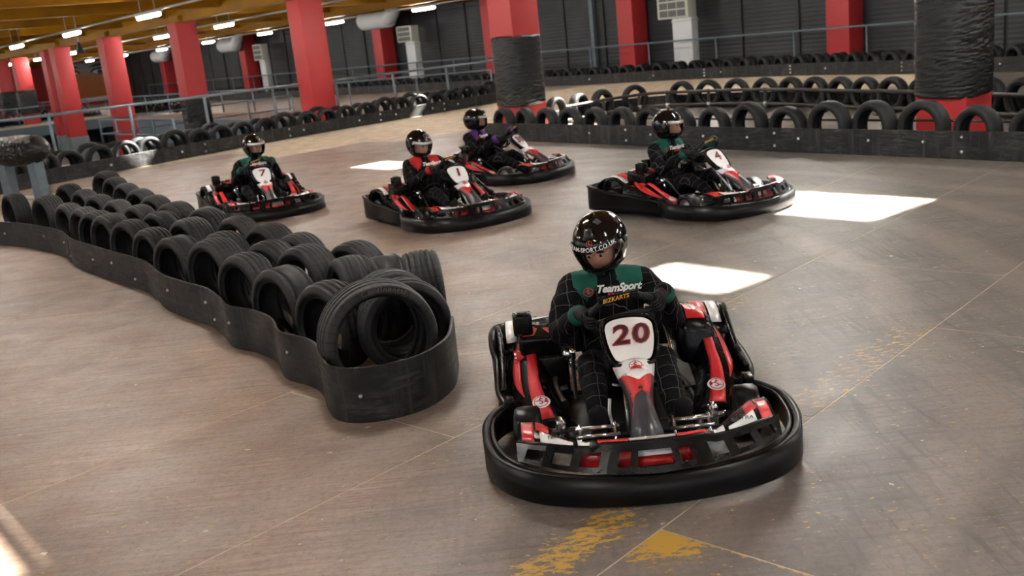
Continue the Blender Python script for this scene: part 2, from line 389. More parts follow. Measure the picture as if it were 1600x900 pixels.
# back wall with cladding bays and posts
mb = MB(); sn_box(mb, -92, 14, 31, 31.3, 0, CEIL + .4); wall_back = structure(mb.build('wall_back', 'wall_post'), 'dark grey clad back wall of the hall')
bay = MB().box((0, 0, CEIL / 2 + .2), (2.28, .10, CEIL + .4), None, .0).mesh('cladding_panel', 'wall_cladding')
pst = MB().box((0, 0, CEIL / 2), (.14, .16, CEIL), None, .0).mesh('wall_post', 'wall_post')
for k in range(43):
    s = -91 + 2.4 * k
    link('cladding_panel', bay, wall_back, None, W(s + 1.2, 30.96), ANG_S)
    if k % 2: link('wall_post', pst, wall_back, None, W(s, 30.9), ANG_S)
gp = MB().box((0, 0, CEIL / 2), (.20, .2, CEIL), None, .01).build('wall_post', 'post_grey', wall_back, 'pale grey steel wall post', W(-31.5, 30.75), ANG_S)
mb = MB(); sn_box(mb, -92.3, -92, -30, 31, -1.4, CEIL + .4); structure(mb.build('wall_left', 'wall_red'), 'red end wall of the hall')
# ceiling with unseen openings, added and sized to throw the sun patches
SUN_OPENINGS = []
for (x, y, ws, wn) in ((3.32, 10.18, 1.85, 1.22), (1.50, 7.72, 1.0, .66), (-1.95, 18.0, 1.35, .8), (-2.92, 4.15, 1.35, 1.05), (1.85, 22.2, 1.6, 1.0), (-8.15, 23.2, .9, 1.0), (-6.3, 26.9, .7, .5), (-2.05, 30.4, .7, .45)):
    h = CEIL - (0.5 if y > 20 else 0.); P = Vector((x, y, 0)) - SUN_TRAVEL * (h / -SUN_TRAVEL.z) * -1 * -1
    P = Vector((x, y, 0)) + (-SUN_TRAVEL) * (h / -SUN_TRAVEL.z)
    s, n = P.dot(E1) / E1.length_squared, P.dot(NN) / NN.length_squared; SUN_OPENINGS.append((s - ws / 2, s + ws / 2, n - wn / 2, n + wn / 2))
ss = sorted({-92, 14} | {a for q in SUN_OPENINGS for a in q[:2]}); ns_ = sorted({-30, 31} | {a for q in SUN_OPENINGS for a in q[2:]})
mb = MB()
for a, b in zip(ss, ss[1:]):
    for c, d in zip(ns_, ns_[1:]):
        ms, mn = (a + b) / 2, (c + d) / 2
        if any(q[0] < ms < q[1] and q[2] < mn < q[3] for q in SUN_OPENINGS): continue
        sn_box(mb, a, b, c, d, CEIL, CEIL + .06)
ceil_o = structure(mb.build('ceiling', 'ceiling_deck'), 'mustard painted steel deck ceiling with unseen openings added for the sun patches')
for q in SUN_OPENINGS:  # frames round the added sun openings
    fr = MB()
    for a, b, c, d in ((q[0] - .05, q[0], q[2], q[3]), (q[1], q[1] + .05, q[2], q[3]), (q[0], q[1], q[2] - .05, q[2]), (q[0], q[1], q[3], q[3] + .05)): sn_box(fr, a, b, c, d, CEIL - .02, CEIL + .12)
    fr.build('sun_opening_frame', 'conduit', ceil_o)
# mustard girders and purlins over the far bays
for n0 in (4.6, 13.9, 23.0):
    mb = MB(); sn_box(mb, -92, -20, n0 - .16, n0 + .16, 3.62, 3.66); sn_box(mb, -92, -20, n0 - .16, n0 + .16, CEIL - .04, CEIL); sn_box(mb, -92, -20, n0 - .02, n0 + .02, 3.66, CEIL - .04)
    mb.build('girder', 'mustard_steel', ceil_o)
for k in range(16):
    s0 = -90 + k * 4.55
    mb = MB(); sn_box(mb, s0 - .1, s0 + .1, -20, 30.9, 3.86, 3.90); sn_box(mb, s0 - .02, s0 + .02, -20, 30.9, 3.90, CEIL); mb.build('purlin', 'mustard_steel', ceil_o)

# ------------------------------------------------------------------ ordinals for labels
ORD = ['first', 'second', 'third', 'fourth', 'fifth', 'sixth', 'seventh', 'eighth', 'ninth', 'tenth', 'eleventh', 'twelfth', 'thirteenth', 'fourteenth', 'fifteenth', 'sixteenth', 'seventeenth', 'eighteenth', 'nineteenth', 'twentieth']
def ordn(i):
    if i < 20: return ORD[i]
    t = {2: 'twenty', 3: 'thirty', 4: 'forty', 5: 'fifty', 6: 'sixty', 7: 'seventy', 8: 'eighty', 9: 'ninety', 10: 'hundred'}[(i + 1) // 10]
    return t + '-' + ORD[(i + 1) % 10 - 1] if (i + 1) % 10 else {20: 'twentieth', 30: 'thirtieth', 40: 'fortieth', 50: 'fiftieth', 60: 'sixtieth', 70: 'seventieth', 80: 'eightieth', 90: 'ninetieth', 100: 'hundredth'}[i + 1]

# ------------------------------------------------------------------ red columns
def column(pos, label, z0=0., z1=3.62, w=.74, wrap=None, plinth=0, group='red hall columns', plain=False):
    c = empty('column', pos, ANG_S); tag(c, label, 'column', group)
    MB().box((0, 0, (z0 + plinth + z1) / 2), (w, w, z1 - z0 - plinth), None, .015).build('shaft', 'column_red', c)
    if plinth: MB().box((0, 0, z0 + plinth / 2), (w + .06, w + .06, plinth), None, .01).build('plinth', 'plinth_grey', c, 'grey concrete plinth')
    MB().box((0, 0, z1 + .12), (w * .45, w * .45, .24), None, .01).build('capital', 'mustard_steel', c)
    if wrap:
        rng = random.Random(int(pos[0] * 10)); rings = []; N = 84; K = int((wrap[1] - wrap[0]) / .026)
        off = [[rng.gauss(0, 1) for _ in range(N)] for _ in range(K + 1)]
        for k in range(K + 1):
            z = wrap[0] + (wrap[1] - wrap[0]) * k / K; ring = []
            e = .94 if k in (0, K) else 1.0
            for j in range(N):
                a = 2 * pi * j / N; r = (w / 2 + .085) / (abs(cos(a)) ** 3.4 + abs(sin(a)) ** 3.4) ** (1 / 3.4)
                o_ = (off[k][j] + off[k][j - 1] + off[k][j - 2] + off[k][j - 3] * .6) / 1.9
                r *= e * (1 + .006 * sin(5 * a + k * .35)); r += .0034 * o_; ring.append(Vector((r * cos(a), r * sin(a), z + .012 * sin(2 * a + k * .2) + .003 * off[k][j])))
            rings.append(ring)
        MB().loft(rings, smooth=False).build('stretch_wrap', 'stretch_film', c, 'crinkled black stretch film wrapped around the column')
    return c
column(W(-7.1, 13.9), 'red column with black film wrap behind the right tyre row, nearest', wrap=(.57, 3.2))
column(W(-16.6, 13.9), 'red column with black wrapped middle standing behind karts at picture centre', wrap=(.58, 2.02))
column(W(-26.2, 14.3), 'tall bare red column behind the left tyre barrier and railing', )
column(W(-34.2, 13.9), 'red column behind the blue railing with dark wrapped foot', z0=-1.4, wrap=(-.9, 1.05))
column(W(-41.8, 13.9), 'slim red column left of the mural eyes, rising out of the pit', z0=-1.4, plinth=.35)
column(W(-48.6, 13.9), 'red column in the pit with grey plinth, right one of the close pair', z0=-1.4, plinth=1.0)
column(W(-51.8, 14.35), 'dark red column in the pit, left one of the close pair', z0=-1.4, plinth=1.0)
column(W(-59.5, 14.85), 'far left red column with black wrapped band and grey plinth', z0=-1.4, wrap=(.6, 1.9), plinth=.9)
column(W(-63.2, 14.75), 'red column at the extreme left edge with black wrapped band', z0=-1.4, wrap=(.6, 1.9), plinth=.9)
for s, lb in ((-19.2, 'red wall column above the far right tyre row'), (-28.8, 'red wall column left of the cream wall heater'), (-37.6, 'red wall column behind the wrapped centre column'),
              (-47.3, 'red wall column under the white round duct'), (-64.2, 'red wall column under the far white duct'), (-78.8, 'red wall column near the hall corner, farthest')):
    column(W(s, 30.3), lb, z1=4.0, w=.85)

# ------------------------------------------------------------------ tyres
def tyre_mesh(name, mat, R=.305, w=.22, bead=.205, seg=64, grooves=4):
    h = w / 2; pr = []
    def crown(x): return R - .020 * (x / h) ** 2
    if grooves:
        gx = [(-.62 + 1.24 * k / (grooves - 1)) * h for k in range(grooves)]; pr.append((-h * .93, crown(h * .93) - .004))
        for g in gx: pr += [(g - .0075, crown(g)), (g - .0055, crown(g) - .010), (g + .0055, crown(g) - .010), (g + .0075, crown(g))]
        pr.append((h * .93, crown(h * .93) - .004))
    else: pr += [(-h * .92, R - .022), (-h * .5, R - .006), (0, R), (h * .5, R - .006), (h * .92, R - .022)]
    side = [(h * 1.02, R - .05), (h * 1.04, R - .075), (h * .98, bead + .03), (h * .88, bead + .006), (h * .78, bead), (h * .76, bead + .02), (h * .86, R - .055), (h * .7, R - .03)]
    pr += side + [(0, R - .024)] + [(-x, r) for x, r in reversed(side)]
    return MB().lathe(pr, seg).mesh(name, mat)
TY = {'rib': tyre_mesh('tyre_ribbed', 'tyre_rib'), 'vee': tyre_mesh('tyre_directional', 'tyre_vee', .31, .225, .21, 64, 2), 'wide': tyre_mesh('tyre_wide', 'tyre_rib', .315, .25, .215, 64, 5),
      'dusty': tyre_mesh('tyre_dusty', 'tyre_dusty', .30, .20, .2, 64, 4), 'big': tyre_mesh('tyre_low_profile', 'tyre_rib', .356, .29, .268, 80, 5),
      'mid': tyre_mesh('tyre_mid', 'tyre_plain', .32, .20, .205, 40, 0), 'tall': tyre_mesh('tyre_tall', 'tyre_plain', .355, .21, .235, 40, 0), 'far': tyre_mesh('tyre_far', 'tyre_plain', .31, .21, .195, 24, 0)}
RAD = {'rib': .305, 'vee': .31, 'wide': .315, 'dusty': .30, 'big': .352, 'mid': .32, 'tall': .355, 'far': .31}
NT_ = [0]
def tyre(kind, x, y, axis, label, group, tilt=0., z=None):
    """tyre standing on its tread; axis = direction (radians) of its axle"""
    NT_[0] += 1
    o = link('tyre', TY[kind]); o.location = (x, y, RAD[kind] - .002 if z is None else z)
    o.rotation_euler = (random.uniform(0, 6.28), tilt, axis); o.rotation_mode = 'XYZ'
    return tag(o, label, 'tyre', group)

# ------------------------------------------------------------------ barrier belts: bolted rubber sheets on edge
def belt(path, label, z1=.325, th=.018, bolts=(), seams=(), group=None, per=5, lean=0., bscale=1., closed=False):
    """path of plan points; seams = fractions of the length where one sheet ends"""
    pts = spline([Vector((*p, 0)) for p in path], per, closed)
    if closed: pts.append(pts[0].copy())
    L = [0]
    for a, b in zip(pts, pts[1:]): L.append(L[-1] + (b - a).length)
    root = empty('barrier', pts[0]); tag(root, label, 'barrier', group); base = pts[0].copy()
    cuts = [0.] + list(seams) + [1.]
    def at(f):
        d = f * L[-1]
        for i in range(len(L) - 1):
            if d <= L[i + 1] + 1e-9:
                t = (d - L[i]) / max(1e-9, L[i + 1] - L[i]); p = pts[i].lerp(pts[i + 1], t); tg = (pts[i + 1] - pts[i]).normalized(); return p, Vector((-tg.y, tg.x, 0))
        return pts[-1], Vector((-tg.y, tg.x, 0))
    for ci, (a, b) in enumerate(zip(cuts, cuts[1:])):
        n = max(2, int((b - a) * len(pts) * 1.2)); rings = []; ov = .004 * (ci % 2)
        for k in range(n + 1):
            p, nr = at(min(1, a + (b - a) * k / n)); q = p - base
            rings.append([q + nr * (th / 2 + ov), q - nr * (th / 2 - ov), q - nr * (th / 2 - ov) + V(0, 0, z1 - .004), q - nr * (th / 2 - ov - .004) + V(0, 0, z1), q + nr * (th / 2 + ov - .004) + V(0, 0, z1), q + nr * (th / 2 + ov) + V(0, 0, z1 - .004)])
        mbp = MB().loft(rings, smooth=False)
        # smooth along, crisp across
        o = mbp.build('belt_sheet', 'belt_rubber', root)
        for pol in o.data.polygons: pol.use_smooth = len(pol.vertices) == 4
        md = o.modifiers.new('e', 'EDGE_SPLIT'); md.split_angle = radians(40)
    for f, z, sgn in bolts:
        p, nr = at(f); r = .013 * bscale
        mbb = MB().ellipsoid((0, 0, 0), (r, r, r), 0, 8, 6)
        o = mbb.build('bolt', 'bolt_zinc', root); o.location = p - base + nr * (sgn * (th / 2 + .002)) + V(0, 0, z)
    return root

# near island of tyres with its wavy belt
ISL = [(-7.45, 13.85), (-6.78, 13.3), (-6.1, 12.73), (-5.33, 11.88), (-4.9, 11.15), (-4.55, 10.67), (-3.91, 9.86), (-3.5, 9.36), (-3.32, 9.08), (-3.02, 8.5), (-2.67, 8.04), (-2.42, 7.74), (-2.23, 7.40), (-2.07, 7.06), (-1.86, 6.87), (-1.65, 6.57), (-1.52, 6.20),
       (-1.35, 6.02), (-1.22, 5.82), (-1.13, 5.50), (-1.05, 5.33), (-.92, 5.255), (-.72, 5.275), (-.54, 5.40), (-.42, 5.66), (-.40, 5.92), (-.40, 6.12)]
belt(ISL, 'wavy black rubber belt wrapping the near island of tyres', bolts=[(.09, .17, -1), (.19, .2, -1), (.26, .2, -1), (.30, .1, -1), (.38, .17, -1), (.43, .2, -1), (.48, .1, -1), (.59, .2, -1), (.655, .2, -1), (.67, .09, -1), (.72, .19, -1), (.815, .20, -1), (.905, .16, -1)], seams=(.29, .665))
AX = radians(48)
isl_axis = lambda: AX + radians(random.uniform(-4, 4))
G1 = 'tyres in the near island barrier'
tyre('big', -.83, 5.73, atan2(-.93, .37), 'large low-profile lettered tyre at the rounded end of the island, facing camera', G1)
F = [(-1.18, 6.26), (-1.6, 6.85), (-2.09, 7.5), (-2.52, 8.22), (-2.96, 8.63), (-3.4, 9.31), (-3.86, 10.02), (-4.24, 10.50), (-4.58, 11.02), (-4.93, 11.55), (-5.35, 12.12), (-5.98, 12.98), (-6.85, 13.91)]
FK = ['rib', 'vee', 'rib', 'wide', 'vee', 'rib', 'rib', 'wide', 'rib', 'dusty', 'dusty', 'wide', 'rib']
for i, ((x, y), k) in enumerate(zip(F, FK)):
    if i >= 2: x += .06; y += .065
    tyre(k, x, y, isl_axis(), ('black tyre with directional V tread' if k == 'vee' else 'dusty ribbed tyre' if k == 'dusty' else 'black ribbed tyre') + ' against the wavy belt, %s from the rounded end' % ordn(i), G1)
S = [(-1.12, 6.90), (-1.55, 7.53), (-1.99, 7.94), (-2.55, 8.65), (-3.11, 9.56), (-3.66, 10.36), (-4.18, 11.23), (-4.69, 11.95), (-5.2, 12.72), (-5.72, 13.55), (-6.3, 14.45)]
SK = ['wide', 'wide', 'rib', 'rib', 'wide', 'vee', 'dusty', 'dusty', 'dusty', 'dusty', 'rib']
for i, ((x, y), k) in enumerate(zip(S, SK)):
    if i >= 2: x += .06; y += .065
    tyre(k, x, y, isl_axis() if i else radians(24), 'tyre in the middle row of the near island, %s from the rounded end' % ordn(i), G1)
tyre('rib', -.82, 6.41, atan2(-.93, .37), 'dark tyre deep behind the lettered end tyre, seen through its ring', G1)
tyre('rib', -.71, 6.12, atan2(-.93, .37), 'dark tyre half hidden inside the ring of the lettered end tyre', G1)
T3 = [(-.87, 6.86), (-.62, 6.82), (-1.18, 7.57), (-1.79, 8.14), (-2.15, 8.67), (-2.65, 9.54), (-3.17, 10.33), (-3.67, 10.91), (-4.25, 12.0), (-4.72, 12.85), (-5.22, 13.75), (-5.72, 14.7), (-6.2, 15.65)]
TK = ['vee', 'wide', 'rib', 'rib', 'wide', 'dusty', 'rib', 'wide', 'dusty', 'dusty', 'dusty', 'rib', 'wide']
for i, ((x, y), k) in enumerate(zip(T3, TK)):
    if i >= 3: x += .06; y += .075
    tyre(k, x, y, isl_axis() if i > 1 else radians(17 - 8 * i), 'tyre in the far-side row of the near island, %s from the rounded end' % ordn(i), G1)
# lettering on the sidewall of the end tyre
def text2d(s, size=1., offset=0., shear=0., space=1.):
    cu = bpy.data.curves.new('t', 'FONT'); cu.body = s; cu.size = size; cu.offset = offset; cu.shear = shear; cu.space_character = space; cu.resolution_u = 3
    cu.align_x = 'CENTER'; cu.align_y = 'CENTER'; cu.fill_mode = 'FRONT'
    o = bpy.data.objects.new('t', cu); COL.objects.link(o); bpy.context.view_layer.update()
    me = bpy.data.meshes.new_from_object(o.evaluated_get(bpy.context.evaluated_depsgraph_get()))
    vs_ = [(v.co.x, v.co.y) for v in me.vertices]; fs = [tuple(p.vertices) for p in me.polygons]
    bpy.data.objects.remove(o); bpy.data.curves.remove(cu); bpy.data.meshes.remove(me)
    return vs_, fs
def shape2d(*polys):
    vs_ = []; fs = []
    for p in polys: o = len(vs_); vs_ += list(p); fs.append(tuple(range(o, o + len(p))))
    return vs_, fs
def annulus(rx, ry, t, n=36):
    vs_ = [(rx * cos(2 * pi * k / n), ry * sin(2 * pi * k / n)) for k in range(n)] + [((rx - t) * cos(2 * pi * k / n), (ry - t) * sin(2 * pi * k / n)) for k in range(n)]
    return vs_, [(k, (k + 1) % n, (k + 1) % n + n, k + n) for k in range(n)]
def merge2d(*ms):
    vs_ = []; fs = []
    for a, b in ms: o = len(vs_); vs_ += a; fs += [tuple(i + o for i in f) for f in b]
    return vs_, fs
def move2d(m, dx=0, dy=0, k=1.): return [(x * k + dx, y * k + dy) for x, y in m[0]], m[1]
def fine2d(m, step):
    bm = bmesh.new(); vv = [bm.verts.new((x, y, 0)) for x, y in m[0]]
    for f in m[1]:
        try: bm.faces.new([vv[i] for i in f])
        except ValueError: pass
    for _ in range(3):
        e = [e for e in bm.edges if e.calc_length() > step]
        if not e: break
        bmesh.ops.subdivide_edges(bm, edges=e, cuts=1); bmesh.ops.triangulate(bm, faces=bm.faces[:])
    bm.verts.index_update(); r = ([(v.co.x, v.co.y) for v in bm.verts], [tuple(v.index for v in f.verts) for f in bm.faces]); bm.free(); return r
def logo2d(r=1.):
    S_ = text2d('S', 1.55 * r, .02 * r)
    return merge2d(annulus(r * 1.12, r, .13 * r), move2d(S_, 0, 0), shape2d([(-.85 * r, .10 * r), (-.2 * r, .10 * r), (-.2 * r, .24 * r), (-.85 * r, .24 * r)], [(.2 * r, -.24 * r), (.85 * r, -.24 * r), (.85 * r, -.10 * r), (.2 * r, -.10 * r)], [(-.07 * r, .3 * r), (.07 * r, .3 * r), (.07 * r, .92 * r), (-.07 * r, .92 * r)]))
def flat3d(m, fn, name, mat, parent, label=None):
    """flat print m mapped through fn(x,y)->point"""
    pts = [fn(x, y) for x, y in m[0]]; fs = [f for f in m[1] if all(pts[i] is not None for i in f)]
    return MB().add([p if p is not None else V(0, 0, .3) for p in pts], fs, 0, False).build(name, mat, parent, label)
def bvh_of(o): return BVHTree.FromPolygons([v.co.copy() for v in o.data.vertices], [tuple(p.vertices) for p in o.data.polygons])
def project(m, bvh, org, xd, yd, dirn, lift=.003, far=.6, skip=False):
    org, xd, yd, dirn = Vector(org), Vector(xd).normalized(), Vector(yd).normalized(), Vector(dirn).normalized()
    def fn(x, y):
        q = org + xd * x + yd * y - dirn * far
        h, n, _, _ = bvh.ray_cast(q, dirn)
        return (h - dirn * lift) if h is not None else (None if skip else org + xd * x + yd * y)
    return fn
endt = [o for o in COL.objects if o.name.startswith('tyre') and o.data == TY['big']][0]
endt.rotation_euler.x = 0
ltr = fine2d(text2d('Continental', .052, .0008, 0, 1.1), .02)
rr = .318
flat3d(ltr, lambda x, y: V(.1475 , (rr + y) * cos(pi / 2 - x / rr - .12), (rr + y) * sin(pi / 2 - x / rr - .12)), 'sidewall_lettering', 'tyre_letter', endt)

# left barrier at the far side of the track: belt, double tyres, blue railing
LB = [(-10.6, 18.9), (-9.35, 21.0), (-8.31, 22.58), (-6.96, 24.56), (-5.05, 27.1), (-2.83, 29.5), (-1.2, 31.2), (.35, 32.9), (1.6, 34.2)]
belt(LB, 'straight black belt along the far left side of the track', bolts=[(f, .17, -1) for f in (.2, .30, .40, .50, .60, .67, .745, .80)] + [(f, z, -1) for f in (.335, .475, .64, .77) for z in (.08, .25)], seams=(.19, .335, .475, .64, .77), bscale=2.0)
lbp = spline([Vector((*p, 0)) for p in LB], 40); acc = 0; nxt = .3; cnt = 0; prev = lbp[0]; spots = []
for p in lbp[1:]:
    acc += (p - prev).length
    if acc >= nxt: t = (p - prev).normalized(); spots.append((p.copy(), Vector((-t.y, t.x, 0)))); nxt += .70
    prev = p
for i, (p, nr) in enumerate(spots):
    a = atan2(nr.y, nr.x) - radians(14)
    for d, w in ((.22, 'front'), (.50, 'rear')):
        q = p + nr * d + Vector((random.uniform(-.02, .02), random.uniform(-.02, .02), 0)) + (Vector((nr.y, -nr.x, 0)) * -.06 if d > .3 else Vector())
        tyre('mid' if (i + int(d * 10)) % 5 else 'tall', q.x, q.y, a + random.uniform(-.08, .08), 'dark tyre, %s row of the far left barrier, %s from its left end' % (w, ordn(i)), 'tyres along the far left barrier')
def railing(pts, label, h=1.05, r=.032, step=2.4, mat='rail_blue', mid=None, group=None, z0=0.):
    P = [Vector((*p, 0)) for p in pts]; root = empty('railing', P[0] + V(0, 0, z0)); tag(root, label, 'railing', group); b = P[0]
    MB().tube([p - b + V(0, 0, h) for p in P], r, 8).build('top_rail', mat, root)
    if mid: MB().tube([p - b + V(0, 0, mid) for p in P], r * .8, 8).build('mid_rail', mat, root)
    acc = 0
    post = MB().tube([(0, 0, 0), (0, 0, h)], r * 1.05, 8).mesh('post', mat); k = 0
    for a, c in zip(P, P[1:]):
        n = max(1, round((c - a).length / step))
        for i in range(n): link('post', post, root, None, a.lerp(c, i / n) - b)
    link('post', post, root, None, P[-1] - b); return root
railing([W(-26.4, 1)[:2], W(-26.5, 9)[:2], W(-26.6, 21.3)[:2]], 'blue-grey steel railing behind the far left tyre barrier', 1.30, .038, 1.9)
railing([W(-27.6, 10.5)[:2], W(-34, 10.5)[:2], W(-34, 17.5)[:2]], 'lower blue-grey stair railing inside the pit', .75, .03, 1.6, mid=.3, z0=0)
railing([W(-80, 29.0)[:2], W(-30, 29.0)[:2], W(-20, 28.6)[:2], W(-6, 27.2)[:2]], 'thin blue-grey railing in front of the dark back wall', 1.25, .03, 3.1)
railing([W(-84, 19.4)[:2], W(-38, 19.4)[:2], W(-28.4, 22.5)[:2]], 'grey railing on the edge of the back track', .95, .03, 3.2, z0=0)
railing([W(-58, -6)[:2], W(-58, 18.8)[:2]], 'grey railing on the raised deck across the pit', .95, .03, 2.4, z0=.05)
mb = MB(); sn_box(mb, -92, -57.5, -20, 18.8, -.55, .05); dk = structure(mb.build('floor_deck', 'fascia'), 'raised blue-grey deck beyond the pit')
mb = MB(); sn_box(mb, -57.6, -57.45, -20, 18.8, -.02, .09); mb.build('edge_strip', 'deck_edge', dk, 'pale timber edge strip')
mb = MB(); sn_box(mb, -70, -60, -20, 18.8, -1.4, -.55); mb.build('deck_support', 'pit_dark', dk)

# right barrier nearest the camera: belt and a single row of standing tyres
d0 = Vector((.556, -.831, 0)); nr0 = Vector((.831, .556, 0)); B0 = Vector((.90, 19.13, 0))
def rp(t, off=0): return B0 + d0 * t + nr0 * off
def rf(t): return (t + 2.0) / 15.0
belt([rp(t)[:2] for t in (-2.0, 0, 3, 6, 9, 13.0)], 'long straight black belt of the right-hand barrier', z1=.345, bolts=[(rf(t), .2, -1) for t in (1.4, 3.0, 4.2, 5.1, 6.05, 7.2, 8.0, 9.4)] + [(rf(t), z, -1) for t in (2.38, 5.62, 8.52) for z in (.09, .27)], seams=(rf(-.6), rf(2.45), rf(5.7), rf(8.6), rf(11.6)), bscale=1.5)
for i in range(19):
    t = -1.55 + i * .725; k = 'tall' if i in (9, 11, 12, 13) else 'mid'
    q = rp(t, .20); tyre(k, q.x, q.y, atan2(nr0.y, nr0.x) + random.uniform(-.12, .12) - .12, 'dark standing tyre behind the right-hand belt, %s from its far left end' % ordn(i), 'tyres along the right-hand barrier')
bar = empty('tie_bar', rp(-1.5, .5)); tag(bar, 'thin dark tie bar running low behind the right-hand tyres', 'bar')
MB().tube([(0, 0, .40), rp(12, .5) - rp(-1.5, .5) + V(0, 0, .40)], .018, 6).build('rod', 'rail_dark', bar)
for t in (0, 3, 6, 9, 11.5): MB().box(rp(t, .5) - rp(-1.5, .5) + V(0, 0, .21), (.04, .04, .42)).build('stake', 'rail_dark', bar)
# second row: dark pipe rail in front, tyres and a belt behind
R2 = [(1.55, 21.85), (2.0, 22.25), (3.0, 23.1), (3.7, 23.25), (4.3, 22.7), (5.23, 21.6), (6.0, 20.07), (6.55, 18.4), (7.07, 17.05), (7.6, 15.06), (8.3, 13.0), (8.9, 11.0)]
rs = spline([Vector((*p, 0)) for p in R2], 8)
root = empty('pipe_rail', rs[0]); tag(root, 'low dark two-pipe rail curving in front of the second tyre row', 'rail')
for z, nm in ((.42, 'top_pipe'), (.13, 'bottom_pipe')): MB().tube([p - rs[0] + V(0, 0, z) for p in rs], .034, 8).build(nm, 'rail_dark', root)
for i in range(4, len(rs), 8): MB().box(rs[i] - rs[0] + V(0, 0, .23), (.06, .06, .46), None, .006).build('post', 'rail_dark', root); MB().box(rs[i] - rs[0] + V(0, 0, .01), (.16, .16, .02)).build('foot_plate', 'rail_dark', root); MB().tube([rs[i] - rs[0] + V(0, 0, .08), rs[i] - rs[0] + V(0, 0, .18)], .045, 8).build('clamp', 'steel' if i % 16 else 'gold_print', root)
acc = 0; nxt = .15; prev = rs[0]; i = 0; far_side = []
for p in spline([Vector((*p, 0)) for p in R2], 40)[1:]:
    t = (p - prev); acc += t.length; t.normalize(); nr = Vector((-t.y, t.x, 0)); prev = p
    if acc >= nxt:
        nxt += .735; q = p + nr * .42
        tyre('mid', q.x, q.y, atan2(nr.y, nr.x) + random.uniform(-.1, .1) + .12, 'tyre behind the dark pipe rail, %s from its left end' % ordn(i), 'tyres of the second right-hand row'); i += 1
    if len(far_side) == 0 or (p + nr * .60 - far_side[-1]).length > .5: far_side.append(p + nr * .60)
belt([q[:2] for q in far_side], 'black belt on the far side of the second tyre row', z1=.31, seams=(.25, .5, .75), bscale=1.5)
# far barrier below the back wall
FB = [W(s, n) for s, n in ((-80, 26.4), (-60, 26.4), (-45, 26.6), (-35, 26.6), (-29.5, 26.3), (-26.5, 26.2), (-22.9, 26.6), (-18.4, 26.2), (-13.8, 25.0), (-10.8, 24.4), (-7, 24))]
belt([p[:2] for p in FB], 'far black belt in front of the back wall', z1=.36, seams=(.2, .4, .55, .7, .74, .79, .84, .9, .95), bolts=[(f, .2, -1) for f in (.72, .76, .80, .86, .92, .94)] + [(f, z, -1) for f in (.79, .84, .9) for z in (.1, .2, .3)], bscale=2.2)
pp = spline(FB, 60); acc = 0; nxt = .3; prev = pp[0]; i = 0
for p in pp[1:]:
    t = p - prev; acc += t.length; t.normalize(); nr = Vector((-t.y, t.x, 0)); prev = p
    if acc >= nxt:
        far = p.dot(E1) < -52; nxt += .74
        for d, w in (((.22, 'front'),) if far else ((.22, 'front'), (.48, 'rear'))):
            q = p + nr * d; tyre('far', q.x, q.y, atan2(nr.y, nr.x) - .3 + random.uniform(-.1, .1), 'small dark tyre, %s row of the far back-wall barrier, %s from its left end' % (w, ordn(i)), 'tyres below the back wall')
        i += 1
print('TYRES', NT_[0])
# ------------------------------------------------------------------ wrapped buffer on two grey posts at the left
bf = empty('buffer_post', (-7.2, 15.3, 0), radians(-25)); tag(bf, 'black film wrapped buffer on two grey steel posts at left edge', 'buffer')
for sx in (-.34, .30): 
    MB().box((sx, 0, .5), (.15, .15, 1.0), None, .008).build('post', 'post_grey', bf); MB().box((sx, -.09, .5), (.16, .012, 1.0)).build('flange', 'post_grey', bf)
MB().tube([(-.34, -.05, .42), (.30, -.05, .36)], .035, 8).build('cross_bar', 'conduit', bf); MB().tube([(-.3, .02, .25), (.6, -.2, .12)], .02, 8).build('brace', 'conduit', bf)
rng = random.Random(3); rings = []
for k in range(41):
    u = -1 + 2 * k / 40; r = .245 * max(.06, (1 - abs(u) ** 3.2)) ** .5; ring = []
    for j in range(48): a = 2 * pi * j / 48; q = r * (1 + rng.uniform(-.035, .035)); ring.append(Vector((u * .56, q * 1.05 * cos(a), 1.10 + q * .95 * sin(a))))
    rings.append(ring)
MB().loft(rings, smooth=False).build('wrapped_pad', 'stretch_film', bf, 'glossy black film wrapped pad')
# ------------------------------------------------------------------ ducts, heaters, lamps, mural
def heater(s, n, z0, z1, w, label, dz=0):
    h = empty('wall_heater', W(s, n), ANG_S); tag(h, label, 'heater')
    MB().box((0, 0, (z0 + z1) / 2), (w, .5, z1 - z0), None, .03).build('housing', 'duct_cream', h)
    for i in range(3):
        for j in range(3): MB().box(((i - 1) * w * .29, -.262, z0 + (z1 - z0) * (.2 + .3 * j)), (w * .25, .03, (z1 - z0) * .25)).build('grille_panel', 'grille_dark', h)
    MB().box((w * .22, .05, (z0 + .2) / 2), (w * .62, .38, z0 - .2), None, .02).build('riser_duct', 'duct_white', h)
    MB().box((w * .22, .05, z0 - .12), (w * .66, .42, .05), None, .01).build('duct_collar', 'duct_cream', h)
heater(-25.9, 29.7, 2.05, 3.0, 1.5, 'cream wall heater with square grilles above a white duct')
heater(-44.0, 29.7, 2.3, 3.1, 1.3, 'small cream wall heater right of the white round duct')
heater(-61.0, 29.7, 2.2, 3.2, 1.2, 'far cream wall heater between red columns')
